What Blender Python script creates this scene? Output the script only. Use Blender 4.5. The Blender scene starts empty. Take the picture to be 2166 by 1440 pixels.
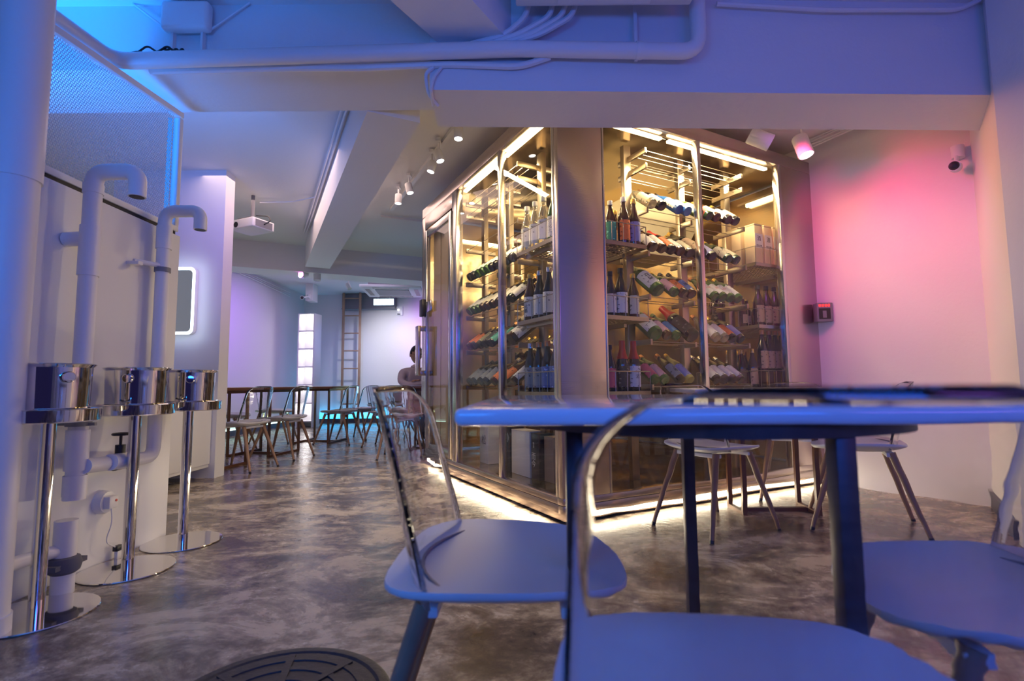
import bpy, bmesh, math, random
from mathutils import Vector, Matrix
random.seed(7)
S = bpy.context.scene
COL = S.collection
PI = math.pi

# ---------------------------------------------------------------- camera, world, light
cd = bpy.data.cameras.new('camera')
cam = bpy.data.objects.new('camera', cd); COL.objects.link(cam)
cd.sensor_width = 36; cd.lens = 18.0; cd.clip_start = .02; cd.clip_end = 60
cam.matrix_world = (Matrix.Translation((0, 0, .79)) @ Matrix.Rotation(PI/2 + math.radians(4.86), 4, 'X')
                    @ Matrix.Rotation(-math.radians(.46), 4, 'Z'))
cd.dof.use_dof = True; cd.dof.focus_distance = 3.6; cd.dof.aperture_fstop = 3.2
S.camera = cam
S.view_settings.view_transform = 'Standard'; S.view_settings.look = 'None'
S.view_settings.gamma = 1; S.view_settings.exposure = -.20; S.view_settings.use_curve_mapping = False
try:
    S.cycles.use_denoising = True
    S.cycles.max_bounces = 12; S.cycles.transparent_max_bounces = 24
    S.cycles.sample_clamp_indirect = 6
except Exception: pass
W = bpy.data.worlds.new('world'); S.world = W; W.use_nodes = True
W.node_tree.nodes['Background'].inputs[0].default_value = (.16, .13, .62, 1)
W.node_tree.nodes['Background'].inputs[1].default_value = .085

def light(name, kind, loc, target, power, color, size=.1, size_y=None, spot=60, blend=.6, spread=180):
    d = bpy.data.lights.new(name, kind); o = bpy.data.objects.new(name, d); COL.objects.link(o)
    d.energy = power; d.color = color
    if kind == 'AREA':
        d.size = size; d.spread = math.radians(spread)
        if size_y: d.shape = 'RECTANGLE'; d.size_y = size_y
    else:
        d.shadow_soft_size = size
        if kind == 'SPOT': d.spot_size = math.radians(spot); d.spot_blend = blend
    o.location = loc
    v = Vector(target) - Vector(loc)
    o.rotation_euler = v.to_track_quat('-Z', 'Y').to_euler()
    return o
BLUE = (.012, .24, 1); AZURE = (.012, .24, 1); VIO = (.30, .10, 1); WARM = (1, .74, .42); GOLD = (1, .66, .24); RED = (1, .06, .10)
# blue washes behind and to the left of the camera
light('blue_wash_light', 'AREA', (-1.1, -.9, 1.5), (-.9, 2.4, 2.3), 28, BLUE, 1.0, .5)
light('blue_wash_light', 'AREA', (.9, -1.0, 1.3), (.7, 1.4, 1.0), 17, (.02, .14, 1), .9, .5)
light('violet_wash_light', 'AREA', (2.0, -.8, 1.5), (1.7, 2.4, 2.4), 7, (.42, .16, 1), 1.0, .5)
light('azure_alcove_light', 'AREA', (-2.5, 1.9, 1.5), (-2.3, 2.7, 2.6), 20, AZURE, .7, .7, spread=95)
# added fill lamps below the back room ceiling, without any fixtures
light('room_fill_light', 'AREA', (-1.9, 4.9, 2.7), (-1.9, 4.9, 0), 26, (1, .70, .60), 1.8, 1.8)
light('room_fill_light', 'AREA', (-2.8, 8.8, 2.7), (-2.8, 8.8, 0), 15, (.86, .66, 1), 1.8, 1.8)

# ---------------------------------------------------------------- mesh builder
class B:
    def __init__(s): s.bm = bmesh.new()
    def box(s, x0, y0, z0, x1, y1, z1, bev=0, seg=2, M=None):
        r = bmesh.ops.create_cube(s.bm, size=1)
        vs = r['verts']
        bmesh.ops.scale(s.bm, vec=(abs(x1-x0), abs(y1-y0), abs(z1-z0)), verts=vs)
        bmesh.ops.translate(s.bm, vec=((x0+x1)/2, (y0+y1)/2, (z0+z1)/2), verts=vs)
        if bev:
            es = list({e for v in vs for e in v.link_edges})
            rr = bmesh.ops.bevel(s.bm, geom=es, offset=bev, segments=seg, affect='EDGES', profile=.5)
            vs = rr['verts']
        if M is not None: bmesh.ops.transform(s.bm, matrix=M, verts=vs)
        return s
    def cyl(s, p, q, r0, r1=None, n=16, caps=True):
        p, q = Vector(p), Vector(q); r1 = r0 if r1 is None else r1
        d = q-p; rot = d.to_track_quat('Z', 'Y').to_matrix().to_4x4()
        bmesh.ops.create_cone(s.bm, cap_ends=caps, segments=n, radius1=r0, radius2=r1, depth=d.length,
                              matrix=Matrix.Translation((p+q)/2) @ rot)
        return s
    def lathe(s, prof, n=20, M=None, closed=False):
        M = M or Matrix.Identity(4)
        rings = []
        for r, z in prof:
            if r < 1e-5: rings.append([s.bm.verts.new(M @ Vector((0, 0, z)))])
            else: rings.append([s.bm.verts.new(M @ Vector((r*math.cos(2*PI*i/n), r*math.sin(2*PI*i/n), z))) for i in range(n)])
        if closed: rings.append(rings[0])
        for a, b in zip(rings, rings[1:]):
            for i in range(n):
                j = (i+1) % n
                if len(a) == 1 and len(b) == 1: continue
                if len(a) == 1: s.bm.faces.new((a[0], b[i], b[j]))
                elif len(b) == 1: s.bm.faces.new((a[i], a[j], b[0]))
                else: s.bm.faces.new((a[i], a[j], b[j], b[i]))
        return s
    def tube(s, pts, r, n=12, caps=True):
        P = [Vector(p) for p in pts]; rings = []
        t0 = (P[1]-P[0]).normalized()
        up = Vector((0, 0, 1)) if abs(t0.z) < .9 else Vector((1, 0, 0))
        u = t0.cross(up).normalized()
        for i, p in enumerate(P):
            if i == 0: t = P[1]-P[0]
            elif i == len(P)-1: t = P[-1]-P[-2]
            else: t = (P[i]-P[i-1]).normalized()+(P[i+1]-P[i]).normalized()
            t.normalize(); u = (u-t*u.dot(t)).normalized(); v = t.cross(u)
            rr = r[i] if isinstance(r, (list, tuple)) else r
            rings.append([s.bm.verts.new(p+u*rr*math.cos(2*PI*k/n)+v*rr*math.sin(2*PI*k/n)) for k in range(n)])
        for a, b in zip(rings, rings[1:]):
            for i in range(n): s.bm.faces.new((a[i], a[(i+1) % n], b[(i+1) % n], b[i]))
        if caps: s.bm.faces.new(rings[0][::-1]); s.bm.faces.new(rings[-1])
        return s
    def sphere(s, c, r, n=12, sc=(1, 1, 1)):
        bmesh.ops.create_uvsphere(s.bm, u_segments=n, v_segments=max(6, n*2//3), radius=r,
                                  matrix=Matrix.Translation(c) @ Matrix.Diagonal((*sc, 1)))
        return s
    def prism(s, poly, z0, z1, M=None):
        M = M or Matrix.Identity(4)
        a = [s.bm.verts.new(M @ Vector((x, y, z0))) for x, y in poly]
        b = [s.bm.verts.new(M @ Vector((x, y, z1))) for x, y in poly]
        n = len(poly)
        s.bm.faces.new(a[::-1]); s.bm.faces.new(b)
        for i in range(n): s.bm.faces.new((a[i], a[(i+1) % n], b[(i+1) % n], b[i]))
        return s
    def mesh(s, name, mat, sharp=35):
        bmesh.ops.recalc_face_normals(s.bm, faces=s.bm.faces)
        me = bpy.data.meshes.new(name); s.bm.to_mesh(me); s.bm.free()
        for p in me.polygons: p.use_smooth = True
        try: me.set_sharp_from_angle(angle=math.radians(sharp))
        except Exception: pass
        if mat: me.materials.append(mat)
        return me
    def put(s, name, mat, parent=None, sharp=35, label=None):
        o = bpy.data.objects.new(name, s.mesh(name, mat, sharp)); COL.objects.link(o)
        if parent: o.parent = parent
        if label: o['label'] = label
        return o
def bend(pts, r=.04, n=6):
    """round the corners of a polyline"""
    P = [Vector(p) for p in pts]; out = [P[0]]
    for i in range(1, len(P)-1):
        a = (P[i-1]-P[i]); b = (P[i+1]-P[i]); d = min(r, a.length*.49, b.length*.49)
        A = P[i]+a.normalized()*d; C = P[i]+b.normalized()*d
        for k in range(n+1):
            t = k/n; out.append(A*(1-t)**2+P[i]*2*t*(1-t)+C*t*t)
    out.append(P[-1]); return out
def tag(o, label, cat, group=None, kind=None):
    o['label'] = label; o['category'] = cat
    if group: o['group'] = group
    if kind: o['kind'] = kind
    return o
def thing(name, label, cat, loc=(0, 0, 0), rz=0, group=None):
    o = bpy.data.objects.new(name, None); COL.objects.link(o); o.empty_display_size = .1
    o.location = loc; o.rotation_euler = (0, 0, rz)
    return tag(o, label, cat, group)
def struct(name, b, mat, sharp=35):
    o = b.put(name, mat, None, sharp); o['kind'] = 'structure'; return o
def dup(o, parent=None):
    c = o.copy(); COL.objects.link(c)
    if parent: c.parent = parent
    for ch in o.children: dup(ch, c)
    return c

# ---------------------------------------------------------------- materials
def mat(name, col, rough=.5, metal=0, bump=0, bscale=60, var=0, vscale=6, spec=.5, coat=0, emis=None, estr=0, sheen=0, trans=0, ior=1.45, aniso=0):
    m = bpy.data.materials.new(name); m.use_nodes = True; n = m.node_tree.nodes; l = m.node_tree.links
    p = n['Principled BSDF']; I = p.inputs
    I['Base Color'].default_value = (*col, 1); I['Roughness'].default_value = rough; I['Metallic'].default_value = metal
    I['Specular IOR Level'].default_value = spec; I['Coat Weight'].default_value = coat; I['IOR'].default_value = ior
    I['Transmission Weight'].default_value = trans; I['Coat Roughness'].default_value = .05
    if aniso: I['Anisotropic'].default_value = aniso
    if emis: I['Emission Color'].default_value = (*emis, 1); I['Emission Strength'].default_value = estr
    tc = n.new('ShaderNodeTexCoord')
    if var:
        t = n.new('ShaderNodeTexNoise'); t.inputs['Scale'].default_value = vscale; t.inputs['Detail'].default_value = 6
        l.new(tc.outputs['Object'], t.inputs['Vector'])
        r = n.new('ShaderNodeMix'); r.data_type = 'RGBA'
        r.inputs['A'].default_value = tuple(c*(1-var) for c in col)+(1,); r.inputs['B'].default_value = tuple(min(1, c*(1+var)) for c in col)+(1,)
        l.new(t.outputs['Fac'], r.inputs['Factor']); l.new(r.outputs['Result'], I['Base Color'])
    if bump:
        t = n.new('ShaderNodeTexNoise'); t.inputs['Scale'].default_value = bscale; t.inputs['Detail'].default_value = 5
        l.new(tc.outputs['Object'], t.inputs['Vector'])
        b = n.new('ShaderNodeBump'); b.inputs['Strength'].default_value = bump; b.inputs['Distance'].default_value = .01
        l.new(t.outputs['Fac'], b.inputs['Height']); l.new(b.outputs['Normal'], I['Normal'])
    return m
def emit(name, col, s):
    m = bpy.data.materials.new(name); m.use_nodes = True; n = m.node_tree.nodes
    n.remove(n['Principled BSDF']); e = n.new('ShaderNodeEmission'); e.inputs[0].default_value = (*col, 1); e.inputs[1].default_value = s
    m.node_tree.links.new(e.outputs[0], n['Material Output'].inputs[0]); return m
def pane(name, tint=(.97, .98, .98), ior=1.5, k=1.0, rough=0.0, wave=0):
    m = bpy.data.materials.new(name); m.use_nodes = True; n = m.node_tree.nodes; l = m.node_tree.links
    n.remove(n['Principled BSDF'])
    t = n.new('ShaderNodeBsdfTransparent'); t.inputs[0].default_value = (*tint, 1)
    g = n.new('ShaderNodeBsdfGlossy'); g.inputs['Roughness'].default_value = rough
    f = n.new('ShaderNodeFresnel'); f.inputs['IOR'].default_value = ior
    mu = n.new('ShaderNodeMath'); mu.operation = 'MULTIPLY'; mu.inputs[1].default_value = k
    mx = n.new('ShaderNodeMixShader')
    ge = n.new('ShaderNodeNewGeometry'); iv = n.new('ShaderNodeMath'); iv.operation = 'MULTIPLY_ADD'; iv.inputs[1].default_value = -k; iv.inputs[2].default_value = k
    l.new(ge.outputs['Backfacing'], iv.inputs[0]); l.new(iv.outputs[0], mu.inputs[1])
    l.new(f.outputs[0], mu.inputs[0]); l.new(mu.outputs[0], mx.inputs[0]); l.new(t.outputs[0], mx.inputs[1]); l.new(g.outputs[0], mx.inputs[2])
    if wave:
        w = n.new('ShaderNodeTexNoise'); w.inputs['Scale'].default_value = 9; tc = n.new('ShaderNodeTexCoord')
        b = n.new('ShaderNodeBump'); b.inputs['Strength'].default_value = wave; b.inputs['Distance'].default_value = .02
        l.new(tc.outputs['Object'], w.inputs['Vector']); l.new(w.outputs['Fac'], b.inputs['Height']); l.new(b.outputs['Normal'], g.inputs['Normal'])
    l.new(mx.outputs[0], n['Material Output'].inputs[0]); return m
def clear_plastic(name, tint=(.90, .92, .95), share=1.0):
    m = bpy.data.materials.new(name); m.use_nodes = True; n = m.node_tree.nodes; l = m.node_tree.links
    n.remove(n['Principled BSDF'])
    g = n.new('ShaderNodeBsdfGlass'); g.inputs['IOR'].default_value = 1.49; g.inputs['Color'].default_value = (*tint, 1); g.inputs['Roughness'].default_value = 0
    t = n.new('ShaderNodeBsdfTransparent'); t.inputs[0].default_value = (*tint, 1)
    mx = n.new('ShaderNodeMixShader'); mx.inputs[0].default_value = share
    w = n.new('ShaderNodeTexNoise'); w.inputs['Scale'].default_value = 14; w.inputs['Detail'].default_value = 2; tc = n.new('ShaderNodeTexCoord')
    mp = n.new('ShaderNodeMapping'); mp.inputs['Scale'].default_value = (.35, .35, 1.6)
    b = n.new('ShaderNodeBump'); b.inputs['Strength'].default_value = .15; b.inputs['Distance'].default_value = .01
    l.new(tc.outputs['Object'], mp.inputs[0]); l.new(mp.outputs[0], w.inputs['Vector']); l.new(w.outputs['Fac'], b.inputs['Height']); l.new(b.outputs['Normal'], g.inputs['Normal'])
    l.new(t.outputs[0], mx.inputs[1]); l.new(g.outputs[0], mx.inputs[2]); l.new(mx.outputs[0], n['Material Output'].inputs[0]); return m
def brushed(name, col, rough=.25, scale=(2, 2, 120), strength=.12, wavy=0):
    m = mat(name, col, rough, 1); n = m.node_tree.nodes; l = m.node_tree.links; p = n['Principled BSDF']
    tc = n.new('ShaderNodeTexCoord'); mp = n.new('ShaderNodeMapping'); mp.inputs['Scale'].default_value = scale
    t = n.new('ShaderNodeTexNoise'); t.inputs['Scale'].default_value = 1.6; t.inputs['Detail'].default_value = 5
    l.new(tc.outputs['Object'], mp.inputs[0]); l.new(mp.outputs[0], t.inputs['Vector'])
    mr = n.new('ShaderNodeMapRange'); mr.inputs['To Min'].default_value = rough*.75; mr.inputs['To Max'].default_value = rough*1.35
    l.new(t.outputs['Fac'], mr.inputs['Value']); l.new(mr.outputs[0], p.inputs['Roughness'])
    b = n.new('ShaderNodeBump'); b.inputs['Strength'].default_value = strength; b.inputs['Distance'].default_value = .003
    l.new(t.outputs['Fac'], b.inputs['Height'])
    if wavy:
        t2 = n.new('ShaderNodeTexNoise'); t2.inputs['Scale'].default_value = 2.2; t2.inputs['Detail'].default_value = 1
        l.new(tc.outputs['Object'], t2.inputs['Vector'])
        b2 = n.new('ShaderNodeBump'); b2.inputs['Strength'].default_value = wavy; b2.inputs['Distance'].default_value = .05
        l.new(t2.outputs['Fac'], b2.inputs['Height']); l.new(b.outputs['Normal'], b2.inputs['Normal']); l.new(b2.outputs['Normal'], p.inputs['Normal'])
    else: l.new(b.outputs['Normal'], p.inputs['Normal'])
    return m
def floor_mat():
    m = bpy.data.materials.new('polished_concrete'); m.use_nodes = True; n = m.node_tree.nodes; l = m.node_tree.links
    p = n['Principled BSDF']; tc = n.new('ShaderNodeTexCoord')
    def noise(scale, det, rough, dist=0, sc=(1, 1, 1)):
        mp = n.new('ShaderNodeMapping'); mp.inputs['Scale'].default_value = sc
        t = n.new('ShaderNodeTexNoise'); t.inputs['Scale'].default_value = scale; t.inputs['Detail'].default_value = det
        t.inputs['Roughness'].default_value = rough; t.inputs['Distortion'].default_value = dist
        l.new(tc.outputs['Object'], mp.inputs[0]); l.new(mp.outputs[0], t.inputs['Vector']); return t
    a = noise(2.3, 14, .72, .5, (1, 1.5, 1)); c = noise(17, 8, .7, .4)
    mx = n.new('ShaderNodeMath'); mx.operation = 'MULTIPLY_ADD'; mx.inputs[1].default_value = .32
    l.new(c.outputs['Fac'], mx.inputs[0]); l.new(a.outputs['Fac'], mx.inputs[2])
    r = n.new('ShaderNodeValToRGB'); e = r.color_ramp.elements
    e[0].position = .50; e[0].color = (.055, .043, .036, 1); e[1].position = .83; e[1].color = (.54, .46, .34, 1)
    k = e.new(.60); k.color = (.12, .092, .072, 1); k = e.new(.665); k.color = (.25, .20, .148, 1); k = e.new(.72); k.color = (.42, .355, .26, 1)
    l.new(mx.outputs[0], r.inputs[0]); l.new(r.outputs[0], p.inputs['Base Color'])
    mr = n.new('ShaderNodeMapRange'); mr.inputs['From Min'].default_value = .3; mr.inputs['From Max'].default_value = .7
    mr.inputs['To Min'].default_value = .13; mr.inputs['To Max'].default_value = .36
    l.new(a.outputs['Fac'], mr.inputs['Value']); l.new(mr.outputs[0], p.inputs['Roughness'])
    g = noise(26, 6, .6, .2); b = n.new('ShaderNodeBump'); b.inputs['Strength'].default_value = .25; b.inputs['Distance'].default_value = .006
    l.new(g.outputs['Fac'], b.inputs['Height']); l.new(b.outputs['Normal'], p.inputs['Normal'])
    p.inputs['Specular IOR Level'].default_value = .6
    return m
M = {}
M['paint'] = mat('white_paint', (.80, .79, .80), .55, bump=.12, bscale=35)
M['paint_smooth'] = mat('white_gloss_paint', (.80, .80, .81), .35, bump=.05, bscale=20)
M['pipe'] = mat('painted_pipe', (.80, .79, .80), .38, bump=.06, bscale=30)
M['floor'] = floor_mat()
M['steel'] = brushed('brushed_steel', (.60, .50, .47), .23)
M['steel_frame'] = brushed('satin_steel', (.66, .62, .60), .20)
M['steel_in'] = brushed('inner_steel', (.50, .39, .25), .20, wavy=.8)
M['rack_steel'] = mat('rack_steel', (.44, .37, .29), .32, 1)
M['chrome'] = mat('polished_steel', (.80, .78, .77), .06, 1)
M['mirror'] = mat('mirror_glass', (.16, .14, .14), .03, 1)
M['dark'] = mat('dark_gap', (.02, .02, .025), .5)
M['black'] = mat('black_plastic', (.025, .025, .03), .35)
M['grey'] = mat('grey_plastic', (.22, .22, .25), .45)
M['white'] = mat('white_plastic', (.82, .82, .83), .35)
M['seat'] = mat('white_moulded_seat', (.80, .80, .82), .42, bump=.04, bscale=120)
M['top'] = mat('white_gloss_tabletop', (.82, .82, .84), .07, coat=.6)
M['frame_dark'] = mat('bronze_table_steel', (.085, .05, .045), .38, .3)
M['frame_brown'] = mat('brown_table_frame', (.17, .075, .04), .4)
M['wood'] = mat('oak_leg', (.34, .205, .125), .45, var=.25, vscale=18, bump=.05)
M['ladder'] = mat('ladder_wood', (.42, .27, .18), .5, var=.2, vscale=10)
M['kiri'] = mat('pale_box_wood', (.74, .56, .34), .6, var=.1, vscale=14)
M['paper'] = mat('label_paper', (.80, .78, .74), .6)
M['iron'] = mat('cast_iron', (.045, .043, .05), .55, .4, bump=.3, bscale=50)
M['clear'] = clear_plastic('clear_polycarbonate', (.97, .975, .985))
M['pane'] = pane('cooler_glass', (.97, .975, .96), 1.5, 1.15)
M['glow_warm'] = emit('warm_led', (1, .76, .40), 13)
M['glow_white'] = emit('cool_led', (.62, .82, 1), 9)
M['glow_lamp'] = emit('lamp_lens', (1, .97, .92), 14)
M['glow_pink'] = emit('pink_lamp_lens', (1, .25, .85), 5)
M['glow_red'] = emit('red_lamp_lens', (1, .02, .05), 1.2)
M['glow_cyan'] = emit('cyan_led', (.02, .52, 1), 9)
M['glow_green'] = emit('pale_green_led', (.62, 1, .82), 6)
M['glow_azure'] = emit('azure_led', (.01, .26, 1), 1.6)
M['glow_exit'] = emit('exit_sign_face', (.70, .96, 1), 5)
M['glow_digit'] = emit('red_digits', (1, .03, .03), 3)
M['rag'] = mat('grey_rag', (.13, .13, .16), .9)
M['plinth'] = mat('dark_skirting', (.06, .06, .09), .4)

# ---------------------------------------------------------------- room shell
struct('floor', B().box(-5, -2.5, -.1, 5, 12, 0), M['floor'])
struct('ceiling', B().box(-5, -2.5, 2.75, 5, 12, 2.9), M['paint'])
struct('wall_left', B().box(-4.62, -2.5, 0, -4.5, 11, 2.75), M['paint'])
struct('wall_back', B().box(-4.62, 11, 0, 4.5, 11.12, 2.75), M['paint'])
A = math.radians(28); R = Vector((math.cos(A), math.sin(A), 0)); L = Vector((-math.sin(A), math.cos(A), 0)); C0 = Vector((.28, 2.942, 0))
def W3(a, b, z=0): return C0+R*a+L*b+Vector((0, 0, z))
# wall beside the cooler, running towards the camera, then the pier that turns back
w0 = W3(2.50, 2.6); w1 = W3(2.50, .0); w2 = Vector((3.0, 3.22, 0))
w1 = Vector((2.46, 4.13, 0))
struct('wall_right', B().prism([(w1.x, w1.y), (w2.x, w2.y), (w2.x+.3, w2.y+.1), (3.4, 4.6), (w0.x+.2, w0.y), (w0.x, w0.y)], 0, 2.75), M['paint'])
struct('wall_pier', B().prism([(w2.x, w2.y), (2.42, 2.45), (2.42, -2.5), (3.6, -2.5), (3.6, 3.3)], 0, 2.75), M['paint'])
d = (Vector((2.42, 2.45, 0))-w2).normalized(); nn = Vector((-d.y, d.x, 0)); nn = -nn if nn.x > 0 else nn
q = lambda v, k: (v.x+nn.x*k, v.y+nn.y*k)
e2 = w2+d*.01; e3 = w2+d*.85
struct('baseboard_right', B().prism([q(e2, 0), q(e3, 0), q(e3, .02), q(e2, .02)], 0, .10), M['plinth'])
struct('baseboard_back', B().box(-4.5, 10.95, 0, 1.5, 11, .09), M['plinth'])
struct('baseboard_left', B().box(-4.5, 3, 0, -4.45, 10.95, .09), M['plinth'])

def beam(name, p0, p1, width, z0, z1=2.75, side=1):
    """p0-p1 the near edge, width to the left-hand side"""
    a, b = Vector((*p0, 0)), Vector((*p1, 0)); dd = (b-a).normalized(); n_ = Vector((-dd.y, dd.x, 0))*side*width
    return struct(name, B().prism([(a.x, a.y), (b.x, b.y), (b.x+n_.x, b.y+n_.y), (a.x+n_.x, a.y+n_.y)], z0, z1), M['paint'])
beam('ceiling_beam_1', (-.40, 2.43), (2.9, 2.53), .365, 2.25)
beam('ceiling_beam_2', (-4.5, 2.49), (-.41, 2.485), .41, 2.405)
# long beam towards the back and the cross beam it meets
dl = math.radians(26.4)
beam('ceiling_beam_3', (-.842, 2.893), (-.842-4.4*math.sin(dl), 2.893+4.4*math.cos(dl)), .355*math.cos(dl), 2.40, side=-1)
beam('ceiling_beam_4', (-4.5, 6.33), (1.2, 8.95), .42, 2.38)
# skewed boxed duct above the camera
beam('ceiling_beam_5', (-.35+.21, 2.45+.35), (-1.55, .45), .36*math.sin(math.radians(60)), 2.50)

# white pipe wall at the left with the perforated screen on it
PX = -1.86
struct('wall_pipes', B().box(PX-.10, -.6, 0, PX, 2.815, 1.63), M['paint_smooth'])
struct('wall_stub', B().box(-3.6, 4.51, 0, -2.585, 4.66, 2.75), M['paint_smooth'])
scr = thing('perforated_screen', 'white framed perforated metal screen standing on the pipe wall', 'screen', (PX-.03, 0, 1.63))
B().box(-.02, -.6, .025, .02, 2.815, .055, .003).put('bottom_rail', M['white'], scr)
B().box(-.05, -.6, 0, .012, 2.80, .025).put('shadow_gap', M['dark'], scr)  # solid dark strip, its colour stands in for shade in the slot
KS = .085
B().prism([(-.6, .69-KS*3.415), (2.815, .69), (2.815, .72), (-.6, .72-KS*3.415)], -.02, .02, Matrix(((0, 0, 1, 0), (1, 0, 0, 0), (0, 1, 0, 0), (0, 0, 0, 1)))).put('top_rail', M['white'], scr)
B().box(-.02, 2.785, .055, .02, 2.815, .68, .003).put('end_stile', M['white'], scr)
B().box(-.035, 2.765, .06, -.022, 2.782, .67).put('led_strip', M['glow_azure'], scr)
bm = bmesh.new(); pitch = .0125; rr = pitch/math.sqrt(3); inner = .80; y0 = 1.0
vc = {}
def gv(y, z):
    k = (round(y, 4), round(z, 4))
    if k not in vc: vc[k] = bm.verts.new((0, y, z))
    return vc[k]
nrow = int(.63/(rr*1.5)); ncol = int(1.77/pitch)
for j in range(nrow):
    for i in range(ncol):
        cy = y0+pitch*(i+.5*(j % 2)); cz = .06+rr+j*rr*1.5
        if cz > .69-KS*(2.815-cy): continue
        o_ = [gv(cy+rr*math.cos(PI/6+PI/3*k), cz+rr*math.sin(PI/6+PI/3*k)) for k in range(6)]
        i_ = [bm.verts.new((0, cy+inner*rr*math.cos(PI/6+PI/3*k), cz+inner*rr*math.sin(PI/6+PI/3*k))) for k in range(6)]
        for k in range(6):
            try: bm.faces.new((o_[k], o_[(k+1) % 6], i_[(k+1) % 6], i_[k]))
            except ValueError: pass
me = bpy.data.meshes.new('perforated_sheet'); bm.to_mesh(me); bm.free(); me.materials.append(mat('painted_mesh', (.45, .45, .5), .5))
sh = bpy.data.objects.new('perforated_sheet', me); COL.objects.link(sh); sh.parent = scr; sh['kind'] = 'stuff'
md = sh.modifiers.new('thickness', 'SOLIDIFY'); md.thickness = .0015

# ---------------------------------------------------------------- wine cooler
CR = A
def cthing(name, label, cat, a=0, b=0, z=0, rz=0, group=None):
    return thing(name, label, cat, W3(a, b, z), CR+rz, group)
ck = cthing('walk_in_cooler', 'walk-in stainless steel sake cooler with two glass walls glowing gold inside', 'cooler')
AE, BE, H1, GT = 2.50, 2.56, 2.60, 2.50
B().box(.02, .02, .012, AE, BE, .055).put('plinth', M['steel'], ck)
B().box(0, 0, .055, AE, .05, .10, .002).put('base_panel', M['steel'], ck)
B().box(0, 0, .103, AE, .06, .142, .003).put('base_panel', M['steel'], ck)
B().box(0, .05, .055, .05, BE, .10, .002).put('base_panel', M['steel'], ck)
B().box(0, .06, .103, .06, BE, .142, .003).put('base_panel', M['steel'], ck)
B().box(.06, .06, .10, AE-.06, BE-.06, .125).put('inner_floor', M['steel_in'], ck)
B().box(0, 0, GT, AE, .08, H1, .004).put('top_panel', M['steel'], ck)
B().box(0, .08, GT, .08, BE, H1, .004).put('top_panel', M['steel'], ck)
B().box(.08, .08, GT+.02, AE-.05, BE-.05, H1-.01).put('inner_ceiling', M['steel_in'], ck)
B().box(0, 0, .142, .33, .045, GT, .004).put('corner_pillar', M['steel'], ck)
B().box(0, .045, .142, .045, .075, GT, .003).put('corner_pillar', M['steel_frame'], ck)
B().box(2.10, 0, .142, AE, .05, GT, .003).put('end_panel', M['steel'], ck)
B().box(AE-.05, .05, .142, AE, BE, GT).put('side_wall', M['steel_in'], ck)
B().box(.05, BE-.05, .142, AE-.05, BE, GT).put('rear_wall', M['steel_in'], ck)
B().box(1.175, 0, .142, 1.21, .05, GT, .003).put('mullion', M['steel_frame'], ck)
B().box(2.065, -.004, .142, 2.10, .05, GT, .003).put('mullion', M['steel_frame'], ck)
B().box(.33, -.002, .142, .345, .05, GT, .003).put('mullion', M['steel_frame'], ck)
B().box(0, .77, .142, .05, .805, GT, .003).put('mullion', M['steel_frame'], ck)
B().box(-.004, 1.61, .142, .06, 1.71, GT, .004).put('mullion', M['steel_frame'], ck)
for (a0, a1) in ((.345, 1.175), (1.21, 2.065)): B().box(a0, .018, .142, a1, .026, GT).put('glass_pane', M['pane'], ck)
for (b0, b1) in ((.075, .77), (.805, 1.61)): B().box(.018, b0, .142, .026, b1, GT).put('glass_pane', M['pane'], ck)
B().box(0, 2.46, .142, .05, BE, GT, .004).put('door_jamb', M['steel'], ck)
B().box(-.004, 1.71, 2.36, .05, 2.46, GT, .003).put('door_header', M['steel'], ck)
dr = B().box(-.012, 1.72, .15, .03, 1.775, 2.34, .003).box(-.012, 2.385, .15, .03, 2.45, 2.34, .003).box(-.012, 1.775, .15, .03, 2.385, .23, .003).box(-.012, 1.775, 2.27, .03, 2.385, 2.34, .003).put('cooler_door', M['steel_frame'], ck)
B().box(.002, 1.775, .23, .010, 2.385, 2.27).put('door_glass', M['pane'], dr)
M['curtain'] = mat('strip_curtain_vinyl', (.80, .62, .36), .25, bump=0, trans=.35)
bmx = B()
for k in range(6):
    bmx.box(.055+.008*(k % 2), 1.76+.10*k, .16, .06+.008*(k % 2), 1.875+.10*k, 2.4)
bmx.put('vinyl_curtain', M['curtain'], ck)
B().box(-.095, 2.37, .88, -.07, 2.47, 1.37, .004).box(-.07, 2.40, .88, -.012, 2.44, .93, .003).box(-.07, 2.40, 1.32, -.012, 2.44, 1.37, .003).put('door_handle', M['steel'], dr)
B().box(-.05, 2.40, 1.47, -.012, 2.49, 1.64, .006).put('door_lock', M['black'], dr)
B().box(-.03, 2.20, 1.50, -.012, 2.33, 1.60, .004).put('door_latch', M['steel_frame'], dr)
for (a0, a1, b0, b1, z) in ((.42, .90, .055, .085, 2.485), (.97, 2.02, .055, .085, 2.485)):
    B().box(a0, b0, z-.016, a1, b1, z).put('led_tube', M['glow_warm'], ck)
for (b0, b1) in ((.10, .80), (.83, 1.58)):
    B().box(.055, b0, 2.470, .085, b1, 2.486).put('led_tube', M['glow_warm'], ck)
B().box(AE-.085, .14, 2.385, AE-.06, .56, 2.40).put('led_tube', M['glow_warm'], ck)
B().box(AE-.12, .10, 2.401, AE-.05, .62, 2.42).put('led_holder', M['steel_frame'], ck)
B().box(.4, BE-.09, 2.30, 2.1, BE-.06, 2.32).put('led_tube', M['glow_warm'], ck)
def clight(a, b, z, ta, tb, tz, pw, col, sx, sy, spread=180, rzfix=True):
    return light('cooler_light', 'AREA', W3(a, b, z), W3(ta, tb, tz), pw, col, sx, sy, spread=spread)
clight(1.3, 1.2, 2.47, 1.3, 1.2, 0, 9, GOLD, 1.6, 1.2)
clight(.3, .3, 2.46, 1.2, 1.2, .6, 5, GOLD, .3, .3)
clight(1.4, .12, 2.46, 1.3, .8, .3, 46, (1, .76, .42), 1.2, .06)
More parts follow.
